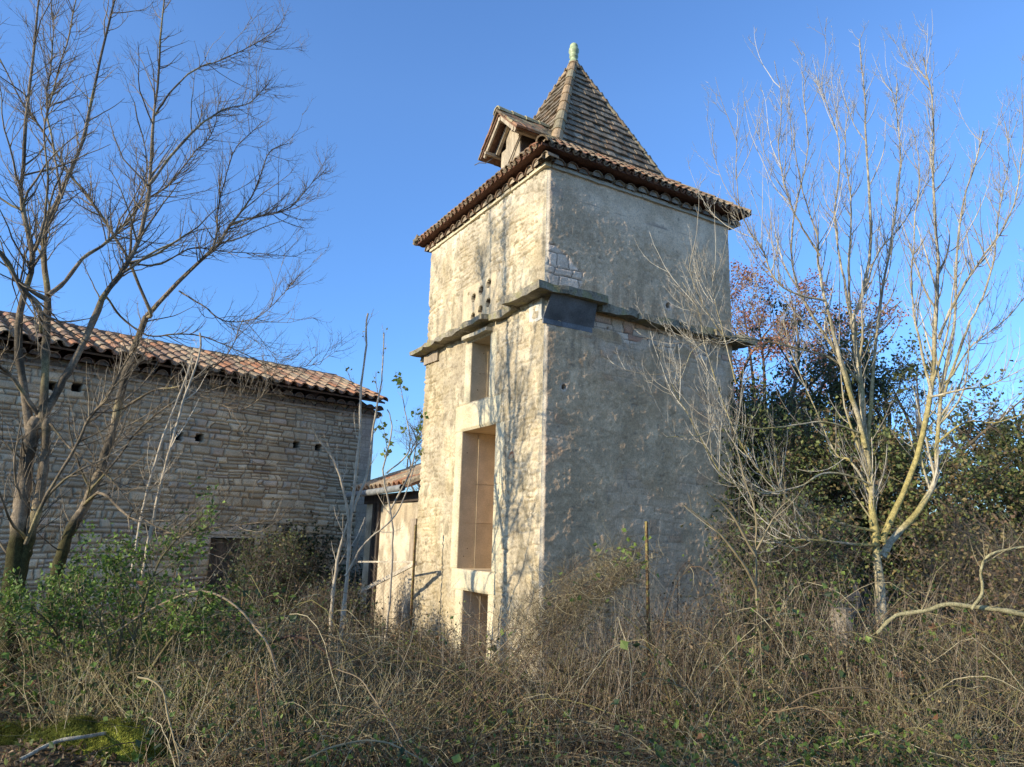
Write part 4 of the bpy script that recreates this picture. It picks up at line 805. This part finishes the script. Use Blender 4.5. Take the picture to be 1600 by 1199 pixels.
def ivy(label, pts, n, s, cols, seed, nrm):
    """leaves over a wall region: pts = list of centre, along, up vectors with radii"""
    r = np.random.default_rng(seed); g = Geo()
    for (c0, ua, ra, rz_) in pts:
        k = int(n*ra*rz_); a = r.normal(size=k)*ra*.5; z = r.normal(size=k)*rz_*.5; P_ = np.asarray(c0)+a[:, None]*ua+z[:, None]*up3+np.abs(r.normal(size=(k, 1)))*.07*nrm
        P_ = P_[P_[:, 2] > 0]; leaves(g, P_, r.uniform(s*.6, s*1.2, len(P_)), pick(cols, len(P_), .3, r), up=.0, r=r, narrow=.9)
        st = np.array([smooth_poly([np.asarray(c0)*[1, 1, 0]+nrm*.03+ua*(r.normal()*ra*.4), np.asarray(c0)+nrm*.03-up3*rz_*.2+ua*(r.normal()*ra*.5), np.asarray(c0)+nrm*.03+up3*rz_*.6+ua*(r.normal()*ra*.6)], 10) for _ in range(7)])
        tubes(g, st, .006, (.12, .09, .06), 4)
    o = g.build('ivy', M['leaf'], origin=tuple(np.asarray(pts[0][0])*[1, 1, 0])); return tag(o, label, 'ivy')
u_, z_ = onB(450, 880); u2, z2 = onB(540, 930); u3, z3 = onB(380, 910)
ivy('dark ivy spreading over the lower barn wall beside its door', [(B(u_, -.03, z_), bd, .9, .7), (B(u2, -.03, z2-.2), bd, .9, .8), (B(u3, -.03, z3-.4), bd, .6, .8)], 4200, .06, [(.03, .05, .02), (.05, .07, .03), (.07, .08, .04), (.10, .08, .05)], 5, bn)
ivy('dark ivy climbing the far right edge of the tower wall', [(T(W-.02, -.03, 1.6), r3, .45, 1.6), (T(W+.03, .0, 2.9), r3, .12, 1.2)], 2600, .055, DKG+[(.08, .11, .04)], 6, -l3)

# ------------------------------------------------------------ undergrowth
def hveg(x, y):
    h = .42+.5*(fbm(x*.8+3, y*.8, o=3)-.35)
    h = h+.55*np.exp(-((x+3.0)**2/1.6+(y-6.4)**2/1.2))+.08*np.exp(-((x-3.6)**2/3+(y-6.5)**2/1.2))+.60*np.exp(-((x-.95)**2/.28+(y-6.3)**2/.25))+.45*np.exp(-((x-2.3)**2/.9+(y-6.7)**2/.5))+.42*np.exp(-((x-4.6)**2/1.2+(y-6.3)**2/.8))+.3*np.exp(-((x+1.3)**2/.5+(y-7.6)**2/.6))
    h = h+.35*(fbm(x*2.3, y*2.3+9, o=2)-.5); h = h*(.45+.55*ss(y, 4.2, 6.0))*(1-.25*ss(y, 7, 9)); return np.clip(h, .1, 1.4)
def clearing(x, y): return (y < 5.3) & (x/y < -.47)
def scatter(n, ymin=3.1, ymax=13.5, pw=.8, seed=1):
    r = np.random.default_rng(seed); y = ymin+(ymax-ymin)*r.random(int(n*2.1))**1.25; x = (r.random(len(y))*2-1)*(y*.80+.8)
    P = np.stack([x, y, gz(x, y)], 1); q = P-TO; a, b = q@r3, q@l3; v = (P-BO)@bn; u = (P-BO)@bd
    ok = ~((a > -.05) & (a < W+.05) & (b > -.05) & (b < WL+2.7)) & ~((v < .03) & (u > -.1)) & ((x**2+y**2) > 9)
    ok &= ~(clearing(x, y) & (r.random(len(x)) < .97))
    dn_ = fbm(x*1.3+70, y*1.6, o=3); ok &= r.random(len(x)) < .06+ss(dn_, .40, .52)
    return P[ok][:n], r
def stalks(g, n, cols, hs, lean, rad, K=5, seed=1, ymax=13.5, ymin=3.1, curl=.3):
    P, r = scatter(n, seed=seed, ymax=ymax, ymin=ymin); n = len(P); h = hveg(P[:, 0], P[:, 1])*r.uniform(hs[0], hs[1], n)
    az = r.random(n)*2*np.pi; ln = np.tan(np.radians(r.uniform(lean[0], lean[1], n))); d = np.stack([np.cos(az)*ln, np.sin(az)*ln, np.ones(n)], 1); d /= np.linalg.norm(d, axis=1, keepdims=True)
    pts = [P-up3*.03]; c = P; st = (h/(K-1)/np.maximum(d[:, 2], .35))[:, None]
    for k in range(K-1):
        d = d+r.normal(size=(n, 3))*curl*.5+np.array([0, 0, -curl*.5*k/K]); d /= np.linalg.norm(d, axis=1, keepdims=True); c = c+d*st; pts.append(c)
    Q = np.stack(pts, 1); R = r.uniform(rad[0], rad[1], n)[:, None]*np.linspace(1, .4, K)*(.55+P[:, 1:2]*.075)
    C = pick(cols, n, .3, r); tubes(g, Q, R, C, 3); return Q, C
DRY = [(.18, .145, .08), (.10, .08, .045), (.22, .175, .09), (.14, .11, .06), (.36, .30, .165), (.09, .07, .04), (.18, .155, .09), (.12, .085, .05), (.46, .40, .24), (.07, .055, .035)]
g = Geo(); stalks(g, 10000, [q_ for q_ in DRY], (.3, 1.0), (10, 75), (.0010, .0024), 6, 1, curl=.45); stalks(g, 2600, [(.46, .40, .28), (.40, .34, .22), (.5, .43, .32)], (.6, 1.7), (0, 45), (.0008, .0017), 6, 2, curl=.3)
P, r = scatter(420, seed=21, ymax=10); m_ = len(P); nb_ = 26; P = np.repeat(P, nb_, 0)+np.concatenate([r.normal(size=(m_*nb_, 2))*.03, np.zeros((m_*nb_, 1))], 1); n = len(P); az = r.random(n)*6.283; L_ = np.repeat(r.uniform(.15, .5, m_), nb_)*r.uniform(.6, 1.2, n)
d = np.stack([np.cos(az)*.7, np.sin(az)*.7, np.full(n, 1.)], 1)+r.normal(size=(n, 3))*.25; pl = [P]; c_ = P
for k in range(5): d = d+np.array([0, 0, -.28]); d /= np.linalg.norm(d, axis=1, keepdims=True); c_ = c_+d*(L_/5)[:, None]; pl.append(c_)
cl_ = np.repeat(pick([(.36, .30, .17), (.22, .18, .10), (.15, .115, .07), (.16, .18, .06), (.45, .39, .25), (.12, .09, .06)], m_, .25, r), nb_, 0)*r.uniform(.7, 1.3, (n, 1)); tubes(g, np.stack(pl, 1), np.linspace(.0022, .0006, 6)[None]*np.ones((n, 1)), cl_, 3)
r = np.random.default_rng(77); n = 900; P = np.stack([np.concatenate([r.uniform(.3, 3.8, 620), r.uniform(-3.5, 5.5, 280)]), r.uniform(5.6, 7.6, n), np.zeros(n)], 1); P[:, 2] = gz(P[:, 0], P[:, 1])
d = r.normal(size=(n, 3))*.22+up3; pl = [P]; c_ = P; st = r.uniform(.08, .25, n)[:, None]
for k in range(6): d = d+r.normal(size=(n, 3))*.10; d /= np.linalg.norm(d, axis=1, keepdims=True); c_ = c_+d*st; pl.append(c_)
TS = np.stack(pl, 1); TR = np.full(TS.shape[:2], .0022)*np.linspace(1, .4, 7); tubes(g, TS, TR, pick([(.40, .34, .25), (.28, .22, .16), (.2, .15, .11)], n, .3), 4)
b_ = grow(TS, TR, 3600, (.05, .35), (25, 55), .5, 5, tr=(.4, 1), rmin=.0009); tubes(g, b_[0], b_[1]*.8, pick([(.40, .34, .25), (.28, .22, .16), (.15, .11, .08)], 3600, .3), 3)
P, r = scatter(5200, seed=29, ymin=5.2, ymax=9.5); P = P[((P[:, 0]-3.9)**2/4.5+(P[:, 1]-6.8)**2/2.2 < 1) | (((P[:, 0]+1.9)**2/2.5+(P[:, 1]-5.9)**2/.7 < 1) & (r.random(len(P)) < .3))]; n = len(P)
P = np.repeat(P, 5, 0)+r.normal(size=(n*5, 3))*[.05, .05, 0]; n = len(P); d = r.normal(size=(n, 3))*.35+up3; pl = [P]; c_ = P
for k in range(5): d = d+r.normal(size=(n, 3))*.2+[0, 0, -.12]; d /= np.linalg.norm(d, axis=1, keepdims=True); c_ = c_+d*r.uniform(.08, .2, (n, 1)); pl.append(c_)
tubes(g, np.stack(pl, 1), np.linspace(.002, .0007, 6)[None]*np.ones((n, 1)), pick([(.50, .42, .22), (.40, .33, .17), (.30, .24, .12), (.58, .50, .30)], n, .25, r), 3)
tag(g.build('dry_grass', M['dry']), 'tangled dry brown grass and weed stalks covering the foreground', 'grass', kind='stuff')
# bramble canes: long arches
g = Geo(); P, r = scatter(5200, seed=3, ymax=11.5); n = len(P); K = 12; h = hveg(P[:, 0], P[:, 1])*r.uniform(.5, 1.75, n); az = r.random(n)*2*np.pi; sp_l = r.uniform(.4, 1.7, n)
t = np.linspace(0, 1, K); e = np.stack([np.cos(az), np.sin(az)], 1)
Q = np.zeros((n, K, 3)); Q[:, :, :2] = P[:, None, :2]+e[:, None, :]*(t[None]*sp_l[:, None])[..., None]; Q[:, :, 2] = P[:, 2:3]+4*t[None]*(1.0-t[None]*.85)*h[:, None]*.62
Q[:, 1:] += np.cumsum(r.normal(size=(n, K-1, 3))*.014, 1)
dist_t = np.stack([(Q-TO)@r3, (Q-TO)@l3], -1); inside = ((dist_t[..., 0] > -.02) & (dist_t[..., 0] < W) & (dist_t[..., 1] > -.02) & (dist_t[..., 1] < WL)).any(1)
inside |= (clearing(Q[..., 0], Q[..., 1]) & (Q[..., 2] > .12)).any(1) & (r.random(len(Q)) < .97)
Q = Q[~inside]; n = len(Q); CANE = [(.13, .085, .05), (.19, .14, .08), (.09, .06, .04), (.28, .23, .13), (.18, .16, .06), (.38, .33, .21)]
tubes(g, Q, r.uniform(.0018, .0045, n)[:, None]*np.linspace(1, .45, K), pick(CANE, n, .3, r), 4)
sub = grow(Q, np.full(Q.shape[:2], .004), 36000, (.05, .40), (30, 85), .15, 6, rmin=.0011, wig=.3); tubes(g, sub[0], sub[1]*.8, pick(CANE+DRY, len(sub[0]), .3, r), 3)
tag(g.build('brambles', M['twig']), 'tangle of arching bramble canes across the foreground', 'brambles', kind='stuff')
# leaves on canes and stalks
g = Geo(); i = r.integers(0, len(sub[0]), 90000); k = r.integers(1, 6, 90000); LP = sub[0][i, k]+r.normal(size=(90000, 3))*.03; LP[:, 2] -= .04*r.random(90000)
gn = fbm(LP[:, 0]*.9+30, LP[:, 1]*.9, o=3); left = np.exp(-((LP[:, 0]+3.0)**2/1.8+(LP[:, 1]-6.0)**2/2.2))
m = (gn+.4*left) > .50; m &= r.random(len(m)) < (.30+.5*left); GP = LP[m]; BP = LP[~m][:64000]
GRN = [(.07, .12, .025), (.10, .17, .03), (.05, .09, .03), (.16, .22, .05), (.04, .07, .03)]
leaves(g, GP, r.uniform(.02, .05, len(GP)), pick(GRN, len(GP), .3, r), up=.3, narrow=.75)
P, r = scatter(16000, seed=8, ymax=9); P[:, 2] += r.uniform(.02, .45, len(P)); m = fbm(P[:, 0]*1.1, P[:, 1]*1.1+60, o=3) > .47; P = P[m]
leaves(g, P, r.uniform(.02, .055, len(P)), pick(GRN, len(P), .3, r), up=.5, narrow=.8)
ii = r.integers(0, len(GP), 2600); leaves(g, GP[ii]+r.normal(size=(2600, 3))*.02, r.uniform(.05, .085, 2600), pick(GRN+[(.2, .1, .05)], 2600, .35, r), up=.6, narrow=.85)
tag(g.build('bramble_leaves', M['leaf']), 'small green leaves scattered through the brambles', 'leaves', kind='stuff')
g = Geo(); leaves(g, BP, r.uniform(.015, .04, len(BP)), pick([(.13, .09, .05), (.19, .13, .07), (.08, .06, .04), (.28, .20, .11), (.10, .10, .04)], len(BP), .3, r), up=.2, narrow=.5)
P, r = scatter(30000, seed=9, ymin=3.6); P[:, 2] += np.abs(r.normal(size=len(P)))*.06; leaves(g, P, r.uniform(.02, .06, len(P)), pick([(.19, .12, .07), (.25, .17, .10), (.12, .085, .06), (.32, .24, .14)], len(P), .3, r), up=.8, narrow=.6)
P = np.stack([r.uniform(-4.2, -1.9, 5200), r.uniform(4.2, 5.5, 5200), np.zeros(5200)], 1); P[:, 2] = gz(P[:, 0], P[:, 1])+r.uniform(.005, .04, 5200); P = P[r.random(5200) < ss(fbm(P[:, 0]*3, P[:, 1]*3), .3, .55)]; leaves(g, P, r.uniform(.02, .06, len(P)), pick([(.22, .14, .08), (.30, .21, .12), (.14, .10, .06), (.12, .15, .04)], len(P), .3, r), up=.8, narrow=.6)
tag(g.build('dead_leaves', M['leaf']), 'brown dead leaves littering the ground and brambles', 'leaves', kind='stuff')

# long leaning bundle of dry bramble canes in front of the tower corner
g = Geo(); ar = []
for q_ in range(38):
    j1, j2 = random.gauss(0, 45), random.gauss(20, 34); e0 = random.random()*.5; pts = [(740, 1075), (800, 1020), (850, 965), (900, 920), (950, 890), (1000, 868)]
    pts = pts[int(e0*4):]; Pq = np.array([at(x+j1*(1-i_/7), y+j2*(1-i_/8)+random.gauss(0, 9), 6.1+.25*random.gauss(0, 1)) for i_, (x, y) in enumerate(pts)]); ar.append(smooth_poly(Pq, 14))
ar = np.array(ar); tubes(g, ar, rng.uniform(.001, .003, 38)[:, None]*np.linspace(1, .4, 14), pick([(.24, .19, .12), (.16, .12, .08), (.34, .28, .18), (.15, .09, .07)], 38, .3), 4)
b_ = grow(ar, np.full(ar.shape[:2], .003), 2600, (.06, .7), (30, 90), -.3, 6, rmin=.001, wig=.3); tubes(g, b_[0], b_[1], pick(DRY, 2600, .3), 3)
vc = tag(g.build('bramble_arch', M['twig'], origin=tuple(ar[0, 0])), 'long leaning bundle of dry bramble canes rising across the base of the tower corner', 'brambles')
g = Geo(); tp_ = b_[0][rng.integers(0, 1100, 60), 4]; leaves(g, tp_[tp_[:, 2] > 1.1], .05, (.16, .24, .05), narrow=.8); tt = at(985, 868, 6.1); leaves(g, tt+rng.normal(size=(26, 3))*.07, .05, (.18, .27, .05), narrow=.8); g.build('leaves', M['leaf'], vc)
# dead vine mound hanging over the wooden post
g = Geo(); mc = at(1350, 1040, 6.5); n = 2600; a_ = rng.random(n)*2*np.pi; rr_ = np.sqrt(rng.random(n)); p0 = np.stack([mc[0]+.62*rr_*np.cos(a_), mc[1]+.45*rr_*np.sin(a_), mc[2]+.12-.35*rr_**2+.06*rng.normal(size=n)], 1)
d_ = np.stack([np.cos(a_)*.6, np.sin(a_)*.6, np.full(n, .5)], 1)+rng.normal(size=(n, 3))*.5; cu = p0; pl = [cu]
for k in range(7): d_ = d_+np.array([0, 0, -.38])+rng.normal(size=(n, 3))*.25; d_ /= np.linalg.norm(d_, axis=1, keepdims=True); cu = cu+d_*rng.uniform(.05, .10, (n, 1)); pl.append(cu)
vv_ = np.stack(pl, 1); vv_[..., 2] = np.maximum(vv_[..., 2], .03); tubes(g, vv_, rng.uniform(.001, .0028, n)[:, None]*np.ones(8), pick(DRY+[(.3, .22, .13)], n, .3), 3)
lp_ = vv_[rng.integers(0, n, 5000), rng.integers(0, 8, 5000)]; leaves(g, lp_, rng.uniform(.015, .04, 5000), pick([(.24, .17, .10), (.17, .12, .07), (.32, .24, .13), (.14, .15, .05)], 5000, .3), narrow=.6)
tag(g.build('dead_vine', M['dry'], origin=(mc[0], mc[1], 0)), 'mound of hanging brown dead vines draped over the wooden post below the ash tree', 'vine')

# green bush at the left
def bush(label, limbs, n1, n2, nl, cols, size, cat='bush'):
    t, a = tree('green_bush', label, cat, limbs, [dict(n=n1, L=(.3, .8), ang=(25, 65), up=.3, K=6, rmin=.003), dict(n=n2, L=(.08, .35), ang=(25, 70), up=.3, K=4, rmin=.0014)], lambda P, R: np.broadcast_to(np.array((.14, .12, .06)), P.shape), [(.14, .12, .06), (.2, .16, .1)])
    Q = a[-1][0]; i = rng.integers(0, len(Q), nl); k = rng.integers(1, 4, nl); g = Geo(); leaves(g, Q[i, k]+rng.normal(size=(nl, 3))*.02, rng.uniform(size*.5, size*1.2, nl), pick(cols, nl, .3), up=.3, narrow=.6); g.build('leaves', M['leaf'], t)
BG = [(.11, .19, .03), (.15, .25, .04), (.08, .14, .03), (.22, .30, .06), (.06, .10, .03)]
bush('bright green leafy bush below the far left tree', [limb([(160, 1120), (170, 1040), (160, 980), (120, 920)], 5.6, 5.5, 6, 3), limb([(190, 1120), (210, 1000), (240, 900), (270, 850), (330, 790)], 5.6, 5.8, 6, 2), limb([(140, 1110), (100, 1010), (60, 960), (20, 950)], 5.6, 5.4, 6, 2), limb([(200, 1100), (260, 1010), (300, 960), (310, 930)], 5.6, 5.4, 6, 2), limb([(170, 1100), (190, 990), (190, 930), (175, 880)], 5.6, 5.9, 6, 2)], 70, 520, 3400, BG, .04)
bush('sprawling green leafy bush behind the bright one, below the barn wall', [limb([(60, 1120), (50, 1030), (30, 980), (10, 940)], 6.4, 6.3, 6, 2), limb([(80, 1120), (120, 1020), (130, 960), (110, 900)], 6.4, 6.6, 6, 2), limb([(100, 1120), (200, 1050), (280, 1000), (330, 960)], 6.4, 6.5, 6, 2), limb([(100, 1120), (180, 1030), (220, 970), (230, 930)], 6.4, 6.7, 6, 2)], 60, 460, 3400, BG, .045)

# mossy stones and log, bottom left
def mossy(name, label, c, s, seed, cat):
    g = Geo(); r = np.random.default_rng(seed); nu, nv = 48, 28; u, v = np.meshgrid(np.linspace(0, 2*np.pi, nu, endpoint=False), np.linspace(.02, np.pi*.62, nv), indexing='ij')
    D = np.stack([np.cos(u)*np.sin(v), np.sin(u)*np.sin(v), np.cos(v)], -1); k = 1+.35*(fbm(D[..., 0]*2+seed, D[..., 1]*2, D[..., 2]*2, o=4)-.5)*2+.06*(fbm(D[..., 0]*14, D[..., 1]*14, D[..., 2]*14, o=2)-.5)
    P = D*k[..., None]*np.array(s)+np.array(c); idx = np.arange(nu*nv).reshape(nu, nv); nx = np.roll(idx, -1, 0)
    g.add(P, np.stack([idx[:, :-1], idx[:, 1:], nx[:, 1:], nx[:, :-1]], -1).reshape(-1, 4)); top = P[D[..., 2] > .1]
    # moss fuzz
    m = 5200; i = r.integers(0, len(top), m); b = top[i]+r.normal(size=(m, 3))*.008; e = b+np.array([0, 0, .022])+r.normal(size=(m, 3))*.009
    tubes(g, np.stack([b, e], 1), np.array([[.0018, .0006]])*np.ones((m, 1)), (.5, .5, .5), 3)
    tag(g.build(name, M['brightmoss' if seed == 9 else 'moss'], origin=tuple(np.array(c)*[1, 1, 0]), smooth=True), label, cat)
def on_g(x, y, z=.15): d = ray(x, y); t = (z-EYE)/d[2]; P_ = d*t; return np.array([P_[0], P_[1], z])
c = on_g(120, 1160, .22); mossy('mossy_stone', 'dark green rounded mossy stone at the bottom left', (c[0], c[1], .10), (.34, .17, .24), 3, 'stone')
c = on_g(185, 1168, .16); mossy('mossy_stone', 'bright yellow green mossy stone right of the dark mossy one', (c[0]+.02, c[1]-.12, .12), (.32, .16, .22), 9, 'stone')
c = on_g(20, 1150, .2); mossy('mossy_stone', 'mossy stone cut by the bottom left edge', (c[0]-.05, c[1], .08), (.32, .18, .16), 5, 'stone')
g = Geo(); P_ = smooth_poly([on_g(30, 1196, .22), on_g(85, 1168, .27), on_g(140, 1158, .28), on_g(250, 1140, .22)], 16); tubes(g, P_[None]+up3*.03, .011+.002*rng.random((1, 16)), (.36, .33, .26), 7)
tag(g.build('fallen_stick', M['bark'], origin=tuple(P_[0]), smooth=True), 'pale fallen stick lying across the mossy stones at the bottom left', 'stick')
for ob in bpy.data.objects:
    if '_o' in ob: del ob['_o']
